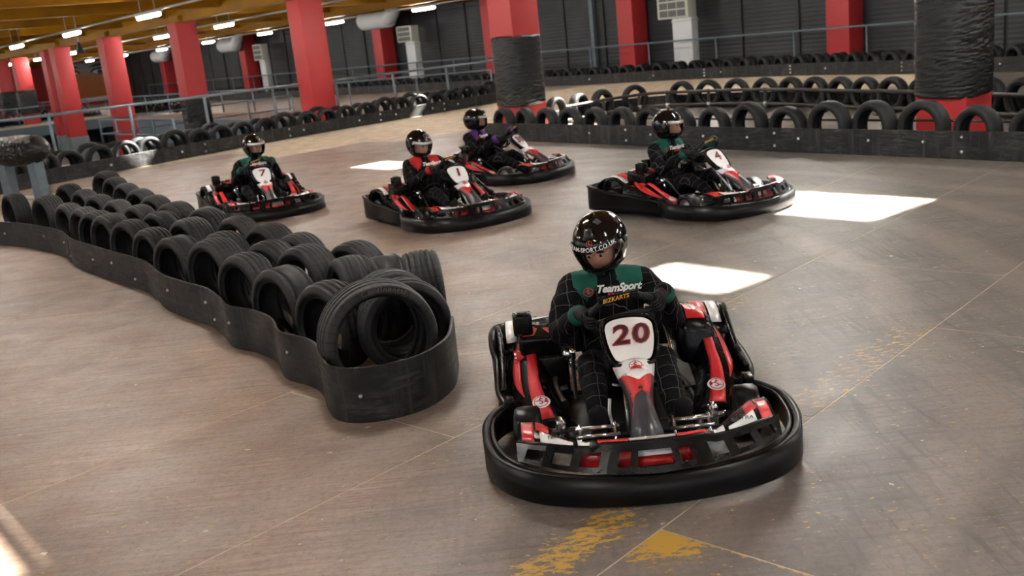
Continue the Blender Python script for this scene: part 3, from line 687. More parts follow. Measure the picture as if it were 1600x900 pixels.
def round_duct(s, n, z, label, L=2.4, r=.45):
    d = empty('air_duct', W(s, n), ANG_S); tag(d, label, 'duct', 'white air ducts')
    prof = [(-L / 2, .0), (-L / 2, r * .9), (-L / 2 + .1, r), (L / 2 - .1, r), (L / 2, r * .9), (L / 2, 0)]
    mb_ = MB().lathe(prof, 24, closed=False); mb_.v = [(a, b, c + z) for a, b, c in mb_.v]; mb_.build('barrel', 'duct_white', d)
    pts = spline([V(L / 2 - .3, -.1, z), V(L / 2 + .15, -.1, z + .05), V(L / 2 + .45, -.05, z + .4), V(L / 2 + .5, 0, z + .8)], 5)
    MB().tube(pts, r * .78, 16).build('bend', 'duct_white', d)
    MB().box((0, 0, z + r + .2), (.06, .06, .5)).build('hanger', 'conduit', d)
round_duct(-46.0, 29.2, 3.62, 'white round air duct high on wall beside the dark corner', 2.6, .5)
round_duct(-64.5, 29.2, 3.4, 'distant white air duct above a red wall column', 2.2, .45)
round_duct(-76.5, 29.0, 3.3, 'farthest white air duct near the hall corner', 2.0, .42)
round_duct(-72, 6.0, 2.55, 'silver horizontal duct before the red end wall', 7, .38)
lf = MB().box((0, 0, .075), (1.55, .14, .07), None, .01).mesh('lamp_housing', 'lamp_body')
lt = MB().tube([(-.72, 0, 0), (.72, 0, 0)], .045, 8).mesh('lamp_tube', 'lamp_tube')
ls = MB().tube([(0, 0, .1), (0, 0, CEIL - 3.42)], .010, 6).mesh('suspension', 'conduit')
LN = 0
ROWS = [(9.6, 'front', [-25.6 - 6.4 * k for k in range(9)] + [-19.2, -12.8, -6.4, 0, 6.4]), (15.6, 'middle', [-28.6 - 6.0 * k for k in range(9)] + [-22.6, -16.6, -10.6, -4.6, 1.4]), (23.5, 'back', [-47.5 - 7 * k for k in range(6)] + [-40.5, -33.5, -26.5, -19.5, -12.5]), (3.5, 'near', [-32, -25.6, -19.2, -12.8, -6.4, 0, 6.4]), (-2.6, 'nearest', [-19.2, -12.8, -6.4, 0, 6.4])]
for n0, nm, lst in ROWS:
    lst = sorted(lst)
    for i, s in enumerate(lst):
        L_ = empty('ceiling_lamp', W(s, n0, 3.42), ANG_S); tag(L_, 'white fluorescent batten lamp in the %s ceiling row, %s from the far end' % (nm, ordn(i)), 'lamp', 'fluorescent ceiling lamps')
        link('housing', lf, L_); link('tube_lamp', lt, L_); [link('suspension', ls, L_, None, (dx, 0, 0)) for dx in (-.5, .5)]
    cd = empty('conduit', W(lst[0], n0 + .12, 3.55)); tag(cd, 'thin grey conduit along the %s row of ceiling lamps' % nm, 'conduit'); MB().tube([(0, 0, 0), W(lst[-1] - lst[0], 0)], .03, 6).build('pipe', 'conduit', cd)
sp = empty('bell_lamp', W(-36.8, 11.2, 3.25)); tag(sp, 'dark bell shaped fitting hanging from the mustard ceiling', 'fitting'); MB().lathe([(-.28, .16), (-.2, .14), (.0, .06), (.1, .04), (.1, .02), (-.18, .12)], 14, axis='Z').build('shade', 'black_sign', sp); MB().tube([(0, 0, .1), (0, 0, .9)], .015, 6).build('rod', 'conduit', sp)
# mural
mu = empty('mural', W(-91.85, 28.0, 0), ANG_S + pi / 2); tag(mu, 'large printed mural of a pair of eyes on the end wall', 'mural')
MB().box((0, 0, 2.0), (5.6, .06, 3.2)).build('print_panel', 'mural_print', mu)
for ex in (-1.25, 1.25):
    fr_ = lambda d0: (lambda x, y, d: V(ex + x * .58, .0 - d0 - d, 2.75 + y * .58))
    almond = [(-1.2, 0), (-.7, .3), (0, .42), (.7, .3), (1.2, 0), (.6, -.26), (0, -.34), (-.6, -.26)]
    disc = lambda r: [(r * cos(2 * pi * k / 20), r * sin(2 * pi * k / 20)) for k in range(20)]
    for nm, poly, mt, d in (('eye_outline', [(x * 1.25, y * 1.5 + .08) for x, y in almond], 'black_sign', .035), ('eye_white', almond, 'white_film', .045), ('iris', disc(.40), 'rail_blue', .055), ('pupil', disc(.18), 'black_sign', .065)):
        MB().prism(poly, fr_(d), .01).build(nm, mt, mu)
    MB().prism([(x if ex > 0 else -x, y) for x, y in [(-1.6, .75), (-.6, 1.2), (.6, 1.3), (1.7, .85), (.6, .85), (-.6, .8)]], fr_(.035), .01).build('eyebrow', 'black_sign', mu)
MB().box((0, -.04, .45), (5.6, .05, .35)).build('white_band', 'white_film', mu)

# ------------------------------------------------------------------ the kart (local: +Y forward, +X its right-hand side, engine on the right)
def frange(a, b, n): return [a + (b - a) * k / n for k in range(n + 1)]
def band(mb, path, zlo, zhi, th=.022, lip=.012, mat=0):
    """upright plastic band following a plan path, with a rolled top lip"""
    rings = []; n = len(path)
    for i, p in enumerate(path):
        t = path[min(i + 1, n - 1)] - path[max(i - 1, 0)]; t.z = 0; t.normalize(); nr = Vector((t.y, -t.x, 0)); f = i / (n - 1)
        a = zlo(f) if callable(zlo) else zlo; b = zhi(f) if callable(zhi) else zhi; h = b - a
        pr = [(-th * .2, a), (th * .55, a + .006), (th * .62 , a + h * .25), (th * .5, b - .030), (th * .5 + lip, b - .018), (th * .5 + lip * .8, b - .004), (th * .2, b), (-th * .5, b - .004), (-th * .5, a + .01)]
        rings.append([Vector((p.x, p.y, 0)) + nr * x + Vector((0, 0, z)) for x, z in pr])
    mb.loft(rings, mat)
    return mb
def build_kart():
    K = empty('go_kart')
    # floor pan and chassis tubes
    MB().prism([(-.30, -.30), (.30, -.30), (.30, .45), (.22, .78), (-.22, .78), (-.30, .45)], lambda x, y, d: V(x, y, .052 + d), .006).build('floor_pan', 'dark_steel', K)
    ch = MB()
    for s in (-1, 1):
        ch.tube(spline([V(s * .30, -.78, .085), V(s * .33, -.45, .08), V(s * .36, .0, .07), V(s * .31, .40, .07), V(s * .20, .72, .075), V(s * .14, .90, .09)], 4), .016, 8)
        ch.tube([V(s * .33, -.1, .08), V(s * .60, -.1, .09)], .012, 6); ch.tube([V(s * .33, .16, .08), V(s * .60, .16, .10)], .012, 6)
    for y, x in ((-.74, .30), (-.2, .34), (.43, .36), (.88, .15)): ch.tube([V(-x, y, .078), V(x, y, .078)], .016, 8)
    ch.build('chassis', 'dark_steel', K)
    # front bumper band
    half = [V(.585, .10, 0), V(.67, .19, 0), V(.728, .33, 0), V(.738, .50, 0), V(.712, .70, 0), V(.635, .87, 0), V(.49, .995, 0), V(.26, 1.075, 0), V(0, 1.10, 0)]
    path = spline(half + [V(-p.x, p.y, 0) for p in reversed(half[:-1])], 5)
    zt = lambda f: .158 + .03 * min(1, abs(f - .5) / .25)
    band(MB(), path[::-1], .028, zt, .026, .012).build('front_bumper', 'bumper_plastic', K)
    inner = [Vector((p.x * .955, p.y - .035 * (1 if p.y > .3 else .2), 0)) for p in path]
    band(MB(), inner[::-1], .06, lambda f: .150 + .03 * min(1, abs(f - .5) / .25), .018, .004).build('bumper_liner', 'bumper_plastic', K)
    # front fairing: upright slotted face and sloping deck with stickers
    XF = .585
    def yf(x): return 1.07 - .20 * (abs(x) / XF) ** 2.6
    def ztop(x): a = abs(x); return .258 + (.016 if a < .235 else .018 * max(0, 1 - (a - .235) / .05)) - .012 * max(0, (a - .5)) / .09
    slots = [(-.545, -.47), (-.435, -.355), (-.315, -.235), (-.155, -.105), (-.075, .075), (.105, .155), (.235, .315), (.355, .435), (.47, .545)]
    xs = sorted({-XF, XF} | {a for q in slots for a in q} | {-.28, .28, -.2, .2, 0, -.04, .04, .40, -.40})
    wsx = [0, .22, .74, 1.0]
    def face(u, w):
        sk = (w - .5) * .035 * (1 if u < 0 else -1) * min(1, abs(u) * 8); x = u + sk * (1 if abs(u) < XF - .02 else 0)
        zb = .150 + .03 * min(1, abs(u) / .5); z = zb + (ztop(u) - zb) * w; return V(x, yf(x) - .012 - .055 * w, z)
    keep = lambda u, w: not (.22 < w < .74 and any(a < u < b for a, b in slots))
    ff = MB().sheet(face, xs, wsx, .012, keep, smooth=False).build('front_fairing', 'kart_plastic', K)
    MB().tube([face(x, 1.0) + V(0, -.004, .002) for x in frange(-XF, XF, 40)], .009, 8).build('fairing_lip', 'kart_plastic', ff)
    def deck(u, w):                      # behind the lip, sloping back and down
        a = abs(u); p = face(u, 1.0); back = lerp_table([(.0, .085), (.28, .075), (.34, .13), (.48, .22), (.585, .19)], a)
        return V(u, p.y - .012 - back * w, p.z - .006 - lerp_table([(.0, .035), (.28, .03), (.36, .0), (.5, -.022)], a) * w + .02 * sin(pi * w))
    MB().sheet(deck, frange(-XF + .01, XF - .01, 34), frange(0, 1, 5), .008).build('fairing_deck', 'kart_plastic', ff)
    def on_deck(u, w): p = deck(u, w); return p + V(0, .001, .0065)
    for a, b, w0, w1, mt in ((-.10, .10, .05, .92, 'grey_film'), (.105, .235, .05, .92, 'red_film'), (-.235, -.105, .05, .92, 'red_film'), (.27, .32, .02, .5, 'white_film'), (-.32, -.27, .02, .5, 'white_film')):
        MB().sheet(on_deck, frange(a, b, 6), frange(w0, w1, 3), .002).build('sticker', mt, ff)
    for s in (-1, 1):                    # red wedge stickers with white lettered stripe on each wing
        def wedge(u, w, s=s, k=0): return on_deck(s * u, w)
        MB().sheet(lambda u, w: wedge(.34 + .225 * u, .08 + w * (.25 + .62 * u) * .55 + 0), frange(.0, .62, 6), frange(0, 1, 3), .002).build('sticker', 'white_film', ff)
        MB().sheet(lambda u, w: wedge(.40 + .16 * u, .10 + .80 * w + .0), frange(.25, .60, 6), frange(.40, 1, 3), .003).build('sticker', 'red_film', ff)
        MB().sheet(lambda u, w: wedge(.40 + .16 * u, .06 + .86 * w), frange(.66, 1.0, 5), frange(0, 1, 3), .003).build('sticker', 'red_film', ff)
        t = text2d('ULTRA' if s < 0 else 'TEAM', .034, .0005, .3)
        flat3d(t, lambda x, y: on_deck(s * .415, .30) + V(-x * .9, 0, 0) + (deck(s * .415, .5) - deck(s * .415, .1)).normalized() * y + V(0, 0, .004), 'sticker_lettering', 'number_black', ff)
    # inside wall seen through the slots: sloping coloured inner panel
    def inn(u, w): return V(u, yf(u) - .10 - .05 * w, .145 + .10 * w)
    for a, b, mt in ((-.34, -.2, 'white_film'), (-.17, -.09, 'red_film'), (-.085, .085, 'white_film'), (.09, .17, 'red_film'), (.2, .34, 'red_film')): MB().sheet(inn, frange(a, b, 3), [.05, .5, .95], .006).build('inner_panel', mt, ff)
    MB().sheet(lambda u, w: inn(u, w) + V(0, .004, -.0), frange(-.085, .085, 4), [.05, .42], .006).build('inner_panel', 'red_film', ff)
    # side bumpers and rear bumper
    for s in (-1, 1):
        pth = spline([V(s * .60, .16, 0), V(s * .655, .02, 0), V(s * .665, -.20, 0), V(s * .665, -.42, 0), V(s * .69, -.62, 0), V(s * .69, -.80, 0), V(s * .64, -.92, 0), V(s * .52, -.975, 0)], 5)
        if s > 0: pth = pth[::-1]
        prof = lambda f, s=s: lerp_table([(0, .16), (.12, .20), (.3, .235), (.5, .245), (.66, .30), (.8, .315), (1, .30)], (f if s < 0 else 1 - f))
        sb = band(MB(), pth, .04, prof, .024, .012).build('side_bumper', 'bumper_plastic', K)
        MB().tube(spline([V(s * .655, -.66, .28), V(s * .655, -.60, .37), V(s * .645, -.50, .395), V(s * .635, -.36, .345), V(s * .635, -.16, .26), V(s * .64, .02, .215)], 5), .016, 8).build('side_hoop', 'kart_plastic', K)
        MB().box((s * .615, .13, .15), (.05, .09, .12), None, .008).build('bumper_bracket', 'kart_plastic', K)
    band(MB(), spline([V(-.56, -.965, 0), V(-.3, -1.0, 0), V(0, -1.01, 0), V(.3, -1.0, 0), V(.56, -.965, 0)], 5)[::1], .05, .30, .03, .012).build('rear_bumper', 'bumper_plastic', K)
    # side pods
    HT = [(-.46, .40), (-.30, .385), (-.12, .32), (.06, .225), (.20, .145), (.30, .095)]
    for s in (-1, 1):
        def pod(u, w, s=s):
            h = lerp_table(HT, u); o = .615 - .09 * max(0, (u - .02) / .28) ** 2; i = .375 + (.0 if u < 0 else -.12 * (u / .3) ** 1.3)
            if w < .4: t = w / .4; x = i + (o - i) * .35 * t; z = h * (.55 + .45 * sin(t * pi / 2))
            else: t = (w - .4) / .6; x = i + (o - i) * (.35 + .65 * sin(t * pi / 2)); z = .06 + (h - .06) * max(0., cos(t * pi / 2)) ** .8
            return V(s * x, u, z)
        pd = MB().sheet(lambda u, w: pod(u, w if s > 0 else w), frange(-.46, .30, 18), frange(0, 1, 12), .010).build('side_pod', 'kart_plastic', K)
        up = .008
        def pdec(u, w, s=s):
            p = pod(u, w); e = .01; n = (pod(u + e, w) - pod(u - e, w)).cross(pod(u, w + e) - pod(u, w - e)); n.normalize()
            if n.z < 0: n = -n
            return p + n * up
        MB().sheet(lambda u, w: pdec(-.34 + .60 * u, .43 - .07 * sin(pi * u) + w * (.10 + .09 * u)), frange(0, .98, 14), frange(0, 1, 3), .002).build('sticker', 'red_film', pd)
        MB().sheet(lambda u, w: pdec(-.30 + .40 * u, .585 + .03 * u + w * (.13 * sin(pi * min(1, u * .9 + .1)))), frange(0.02, .98, 10), frange(0, 1, 3), .002).build('sticker', 'red_film', pd)
        bv = bvh_of(pd); c = pod(.15, .46); dz = V(-s * .35, -.25, -1).normalized(); xd = V(.75 * 1, -.1 * s, 0); yd = V(0, -1, .5)
        fn = project(None, bv, c, V(-1, 0, 0), V(0, -.9, .44), V(-s * .3, -.35, -.9), .006)
        flat3d(merge2d(annulus(.047, .040, .040, 28)), lambda x, y: fn(x * 1.0, y * 1.0), 'logo_disc', 'white_film', pd)
        fn2 = project(None, bv, c, V(-1, 0, 0), V(0, -.9, .44), V(-s * .3, -.35, -.9), .009)
        flat3d(fine2d(logo2d(.034), .02), lambda x, y: fn2(x, y), 'logo_mark', 'number_red', pd)
    # wheels
    def wheel(x, y, r, w, nm, steer=0):
        h = w / 2; t = MB().lathe([(-h * .98, r * .62), (-h * 1.02, r * .75), (-h * .95, r * .90), (-h * .72, r * .985), (0, r), (h * .72, r * .985), (h * .95, r * .90), (h * 1.02, r * .75), (h * .98, r * .62), (h * .8, r * .58), (-h * .8, r * .58)], 36).build('wheel', 'slick_rubber', K, None, (x, y, r), steer)
        rm = MB().lathe([(-h * .82, r * .60), (-h * .9, r * .57), (-h * .5, r * .5), (-h * .35, r * .18), (-h * .7, r * .16), (-h * .72, .0), (h * .72, .0), (h * .7, r * .16), (h * .35, r * .18), (h * .5, r * .5), (h * .9, r * .57), (h * .82, r * .60)], 24, closed=False).build('rim', 'steel', t)
        for k in range(3):
            a = 2 * pi * k / 3; MB().ellipsoid(((h * .72) * (1 if x > 0 else -1), r * .1 * cos(a), r * .1 * sin(a)), (.008, .006, .006), 0, 6, 4).build('wheel_nut', 'chrome', t)
        return t
    for s in (-1, 1): wheel(s * .53, .43, .132, .125, 'front', radians(-5)); wheel(s * .545, -.56, .142, .20, 'rear')
    MB().tube([(-.6, -.56, .142), (.6, -.56, .142)], .02, 10).build('rear_axle', 'steel', K)
    for s in (-1, 1):
        st = MB().tube([(s * .36, .43, .13), (s * .47, .43, .132)], .014, 8).box((s * .37, .43, .13), (.05, .05, .10), None, .008).tube([(s * .37, .43, .08), (s * .37, .43, .20)], .012, 8).build('stub_axle', 'chrome', K)
        MB().tube([(s * .06, .40, .12), (s * .36, .47, .15)], .008, 6).build('tie_rod', 'dark_steel', K)
        MB().ellipsoid((s * .36, .475, .155), (.018, .018, .022), 0, 8, 6).tube([(s * .36, .475, .15), (s * .36, .475, .20)], .007, 6).build('rod_end', 'chrome', K)
        # pedal with its polished bracket rods
        pe = MB().tube([(s * .115, .70, .235), (s * .315, .70, .235)], .012, 8).tube([(s * .115, .735, .21), (s * .315, .735, .21)], .010, 8).tube([(s * .115, .775, .17), (s * .315, .775, .17)], .012, 8)
        for x in (.135, .295): pe.tube([(s * x, .69, .255), (s * x, .75, .18), (s * x, .79, .07)], .008, 6)
        pe.build('pedal', 'chrome', K)
        MB().tube([(s * .315, .70, .235), (s * .37, .60, .19)], .006, 6).build('pedal_rod', 'dark_steel', K)
    # seat: bucket shell
    def seat(u, w):
        a = (w - .5) * 2; hw = lerp_table([(0, .17), (.3, .19), (.55, .185), (.8, .20), (1, .17)], u)
        y = lerp_table([(0, .06), (.25, -.10), (.45, -.26), (.6, -.40), (.8, -.48), (1, -.53)], u); z = lerp_table([(0, .19), (.2, .09), (.4, .075), (.55, .13), (.75, .32), (1, .52)], u)
        rise = .17 * abs(a) ** 3 * (1 if u < .75 else (1 - u) * 4)
        return V(a * hw, y + rise * (.6 if u > .5 else .1), z + rise * (1 if u < .6 else .4))
    MB().sheet(seat, frange(0, 1, 16), frange(0, 1, 14), .012).build('seat', 'kart_plastic', K)
    MB().tube(spline([V(-.235, -.26, .50), V(-.245, -.02, .40), V(-.25, .10, .28), V(-.255, .20, .15)], 5), .011, 8).build('seat_strut', 'chrome', K)
    MB().tube(spline([V(.235, -.26, .40), V(.26, -.05, .30), V(.27, .12, .16)], 5), .011, 8).build('seat_strut', 'dark_steel', K)
    # engine on the right
    e = MB().box((.40, -.30, .20), (.24, .34, .26), None, .02).build('engine', 'kart_plastic', K)
    MB().box((.40, -.285, .395), (.27, .27, .115), Matrix.Rotation(radians(-8), 4, 'X'), .022).build('engine_cover', 'kart_plastic', e)
    ct = lambda x, y, d: V(.40 + x, -.285 + y * .99, .4555 + d + y * -.14)
    for poly, mt in (([(.115, -.06), (.115, .115), (.05, .115), (.03, .03)], 'red_film'), ([(-.035, .115), (-.10, .115), (-.10, .02), (.0, .03)], 'red_film'), ([(.115, -.12), (.115, -.075), (-.05, -.12)], 'white_film'), ([(-.105, -.12), (-.105, .115), (-.128, .115), (-.128, -.12)], 'red_film')): MB().prism(poly, ct, .002).build('sticker', mt, e)
    for k in range(3): flat3d(annulus(.013, .016, .013, 14), lambda x, y: ct(-.117 + x, .07 - k * .05 + y, .0035), 'dial', 'grey_film', e)
    MB().tube([(.36, -.26, .455), (.36, -.26, .475)], .018, 12).build('filler_cap', 'kart_plastic', e)
    ab = MB().box((.505, -.215, .50), (.105, .095, .12), None, .016).build('air_filter', 'kart_plastic', e); MB().box((.505, -.215, .561), (.06, .05, .012), None, .004).build('filter_cap', 'helmet_vent', ab)
    MB().lathe([(-.03, .0), (-.03, .085), (.0, .095), (.035, .075), (.04, .03), (.04, 0)], 22, closed=False, at=(.535, -.315, .245)).build('recoil_starter', 'engine_red', e)
    MB().box((.53, -.19, .30), (.05, .06, .10), None, .012).build('fan_shroud', 'engine_red', e)
    for k in range(5): MB().box((.562, -.185, .262 + k * .018), (.01, .05, .008)).build('cooling_fin', 'engine_red', e)
    MB().lathe([(0, 0), (0, .035), (.05, .04), (.07, .025), (.07, 0)], 14, closed=False, at=(.24, -.14, .33)).tube([(.27, -.13, .30), (.25, -.11, .24)], .015, 8).build('carburettor', 'chrome', e)
    MB().tube(spline([V(.36, -.13, .20), V(.36, -.05, .17), V(.33, .02, .12)], 4), .018, 8).tube([(.30, -.12, .15), (.42, -.10, .13)], .016, 8).build('exhaust', 'steel', e)
    # rear wheel guards and left-hand tank
    def guard(s):
        def g(u, w): a = pi * (-.08 + 1.0 * u); return V(s * (.42 + .23 * w), -.56 - .20 * cos(a) * 1.15, .22 + .20 * sin(a) - .02 * w)
        return g
    for s in (-1, 1):
        g = MB().sheet(guard(s), frange(.1, .95, 12), frange(0, 1, 3), .010).build('wheel_guard', 'kart_plastic', K)
        q = guard(s); MB().sheet(lambda u, w: q(u, w) + V(0, .004, .008), frange(.45, .9, 6), frange(.15, .5, 2), .002).build('sticker', 'red_film', g); MB().sheet(lambda u, w: q(u, w) + V(0, .004, .008), frange(.45, .85, 6), frange(.55, .8, 2), .002).build('sticker', 'white_film', g)
    rings = []
    for k in range(9):
        z = .20 + .27 * k / 8; f = lerp_table([(0, .9), (.3, 1.), (.75, .95), (.93, .75), (1, .45)], k / 8)
        rings.append([V(-.42 + .115 * f * (abs(cos(a)) ** .6) * (1 if cos(a) > 0 else -1), -.26 - .04 * k / 8 + .145 * f * (abs(sin(a)) ** .6) * (1 if sin(a) > 0 else -1), z + .02 * cos(a)) for a in [2 * pi * j / 24 for j in range(24)]])
    tk = MB().loft(rings).build('fuel_tank', 'kart_plastic', K); bv = bvh_of(tk)
    for poly, mt, lf_ in ([[(-.055, -.08), (.045, -.08), (.055, .10), (-.055, .10)], 'red_film', .004], [[(-.030, .105), (.02, .105), (.015, .02), (-.005, -.02)], 'white_film', .006]):
        m2 = fine2d(shape2d(poly), .02); fn = project(None, bv, V(-.43, -.27, .45), V(-1, 0, 0), V(0, -.85, .5), V(0, -.5, -.85), lf_); flat3d(m2, fn, 'sticker', mt, tk)
    # steering column, wheel
    MB().tube([(0, .66, .12), (0, .20, .60)], .011, 8).build('steering_column', 'steel', K)
    MB().tube([(-.06, .60, .07), (-.05, .45, .38)], .009, 8).tube([(.06, .60, .07), (.05, .45, .38)], .009, 8).build('column_support', 'chrome', K)
    MB().tube(spline([V(.13, .52, .30), V(.14, .56, .24), V(.125, .60, .16)], 5), .008, 8).build('brake_hose', 'steel', K)
    # steering fairing with number plate
    FS = [(.865, .185, .060, .012), (.855, .225, .073, .018), (.825, .262, .074, .022), (.775, .300, .062, .024), (.70, .345, .054, .024), (.62, .392, .066, .022), (.55, .434, .086, .018), (.492, .470, .100, .012)]
    def nose(u, w):
        y = lerp_table([(k / 7, f[0]) for k, f in enumerate(FS)], u); z = lerp_table([(k / 7, f[1]) for k, f in enumerate(FS)], u); hw = lerp_table([(k / 7, f[2]) for k, f in enumerate(FS)], u); cr = lerp_table([(k / 7, f[3]) for k, f in enumerate(FS)], u)
        a = (w - .5) * 2; dp = .055 * (abs(a) ** 3); n = V(0, .66, .75); return V(-a * hw, y, z) + n * (cr * (1 - a * a) - dp)
    nf = MB().sheet(nose, frange(0, 1, 24), frange(0, 1, 16), .006).build('steering_fairing', 'nose_grey', K)
    def nd(u, w, lift=.005): p = nose(u, w); return p + V(0, .66, .75) * lift
    for s in (-1, 1):
        MB().sheet(lambda u, w: nd(u, .5 + s * (.5 - (1 - w) * lerp_table([(.36, .03), (.50, .12), (.60, .20), (.645, .5)], u)) if True else 0), frange(.36, .93, 20), frange(0, 1, 5), .002).build('sticker', 'red_film', nf)
        MB().sheet(lambda u, w: nd(u, .5 + s * (.5 - (1 - w) * .5 * min(1, max(.02, (u - .70) / .01 if u > .9 else .5 + (u - .80) * 2.5))), .0065), frange(.84, .995, 6), frange(0, 1, 5), .002).build('sticker', 'white_film', nf)
    MB().sheet(lambda u, w: nd(u, .5 + (w - .5) * (u - .735) / .13, .0075), frange(.745, .86, 5), frange(0, 1, 6), .002).build('sticker', 'white_film', nf)
    MB().ellipsoid(nose(.665, .5) + V(0, .006, .007), (.012, .009, .009), 0, 10, 6).build('fixing_screw', 'helmet_vent', nf)
    PC = V(0, .412, .558); PX = V(-1, 0, 0); PN = V(0, .72, .69).normalized(); PY = PX.cross(PN) * -1
    if PY.z < 0: PY = -PY
    outl0 = [(-.098, -.112), (-.05, -.123), (.05, -.123), (.098, -.112), (.125, -.04), (.134, .03), (.130, .075), (.10, .098), (.04, .108), (-.04, .108), (-.10, .098), (-.130, .075), (-.134, .03), (-.125, -.04)]
    outl = [(x * .90, y * 1.06) for x, y in outl0]
    op = [(p.x, p.y) for p in spline([V(x, y, 0) for x, y in outl], 3, True)]
    fr = lambda x, y, d: PC + PX * x + PY * y + PN * (d - .10 * x * x * 6)
    pl = MB().prism([(x * 1.09, y * 1.07) for x, y in op], lambda x, y, d: fr(x, y, d - .014), -.03).build('number_surround', 'kart_plastic', nf)
    MB().tube([fr(x * 1.09, y * 1.07, .0) for x, y in op], .008, 8, loop=True).build('surround_rim', 'kart_plastic', nf)
    pv, pf_ = fine2d(shape2d([(x * .95, y * .93) for x, y in op]), .05)
    MB().add([fr(x, y, .003) for x, y in pv], pf_, 0, True).build('number_plate', 'white_film', nf)
    flat3d(logo2d(.028), lambda x, y: nd(.905, .5, .0095) + PX * x + V(0, -.62, .78) * y * .8 - V(0, .66, .75) * x * x * 2.2, 'logo_mark', 'number_red', nf)
    SC = V(0, .235, .615); SN = V(0, -.85, .53).normalized(); ROT = radians(-14)
    sx = V(cos(ROT), 0, 0); 
    X_ = V(1, 0, 0); Y_ = SN.cross(X_); 
    if Y_.z < 0: Y_ = -Y_
    XR = X_ * cos(ROT) + Y_ * sin(ROT); YR = -X_ * sin(ROT) + Y_ * cos(ROT)
    def wpt(a, r): return SC + XR * (r * sin(a)) + YR * (r * cos(a) * (.90 if cos(a) > .6 else 1))
    sw = MB().tube([wpt(2 * pi * k / 48, .168) for k in range(48)], .0165, 10, loop=True).build('steering_wheel', 'glove_black', K)
    MB().tube([SC - XR * .16, SC - XR * .05, SC + XR * .05, SC + XR * .16], [.012, .02, .02, .012], 8).tube([SC, SC - YR * .15], .012, 8).build('spoke', 'dark_steel', sw)
    MB().box((0, 0, 0), (.20, .014, .034), None, .004).build('top_pad', 'kart_plastic', sw)
    tp = [o for o in ALLKIDS(sw) if o.name.startswith('top_pad')][0]
    tp.matrix_local = Matrix.Translation(wpt(0, .165) + V(0, .022, .004)) @ Matrix((( XR.x, 0, 0, 0), (XR.y, 1, 0, 0), (XR.z, 0, 1, 0), (0, 0, 0, 1)))
    flat3d(text2d('BIZKARTS', .029, .0006, .1, 1.02), lambda x, y: wpt(0, .165) + V(0, .036, .004) - XR * (x - .012) + V(0, 0, 1) * y, 'pad_lettering', 'gold_print', sw)
    K['hub'] = 0
    return K, fr, wpt, XR, YR, SN
KART, PLATE, WPT, WX, WY, WN = build_kart()
bpy.context.view_layer.update()
CHILD = {}
for o in bpy.data.objects:
    if o.parent: CHILD.setdefault(o.parent.name, []).append(o)
def ALLKIDS(o): return CHILD.get(o.name, [])
def number(k, txt, size=.15, rot=0):
    nf = None
    for c in bpy.data.objects:
        if c.parent == k and c.name.startswith('steering_fairing'): nf = c
    red = fine2d(text2d(txt, size, .0062 if len(txt) > 1 else .004, .12, 1.12), .05); blk = fine2d(text2d(txt, size, .0008 if len(txt) > 1 else -.0012, .12, 1.12), .05)
    a = flat3d(red, lambda x, y: PLATE(x * 1.18, y + .012, .0055), 'number_outline', 'number_red', nf)
    b = flat3d(blk, lambda x, y: PLATE(x * 1.18, y + .012, .0075), 'number_digits', 'number_black', nf)
KARTS = [('20', .540, 4.955, 179.6, 'black and red go-kart numbered 20 leading in the foreground', None), ('4', 2.045, 10.78, 218.5, 'black and red go-kart numbered 4 at right, front corner in sunlight', None),
         ('1', -.676, 11.72, 209.5, 'black and red go-kart numbered 1 in the middle of the group', None), ('30', -.02, 14.6, 240.0, 'black and red go-kart numbered 30 half hidden behind the number 1 kart', None), ('7', -3.37, 13.85, 206.0, 'black and red go-kart numbered 7 at left beyond the tyre island', None)]
roots = [KART] + [copy_tree(KART) for _ in KARTS[1:]]
parked = [copy_tree(KART) for _ in range(6)]
for k, (num, x, y, th, lb, _) in zip(roots, KARTS):
    k.location = (x, y, 0); k.rotation_euler.z = radians(th); tag(k, lb, 'go-kart', 'racing go-karts'); number(k, num, .142 if len(num) > 1 else .155)
for k, (s, n, a, z, lb) in zip(parked, ((-61, 13.9, 20, .05, 'on the raised deck at the extreme left'), (-62.5, 16.1, 35, .05, 'on the deck left of the close pair of columns'), (-61, 17.9, 10, .05, 'on the deck below the mural eyes'), (-58, 20.8, 60, 0, 'on the back track right of the slim column'), (-54.8, 20.7, 75, 0, 'on the back track, middle of three in a line'), (-51.5, 20.6, 65, 0, 'on the back track beside the column with dark foot'))):
    k.location = W(s, n, z); k.rotation_euler.z = radians(a - 60); tag(k, 'distant parked go-kart ' + lb, 'go-kart', 'parked go-karts')

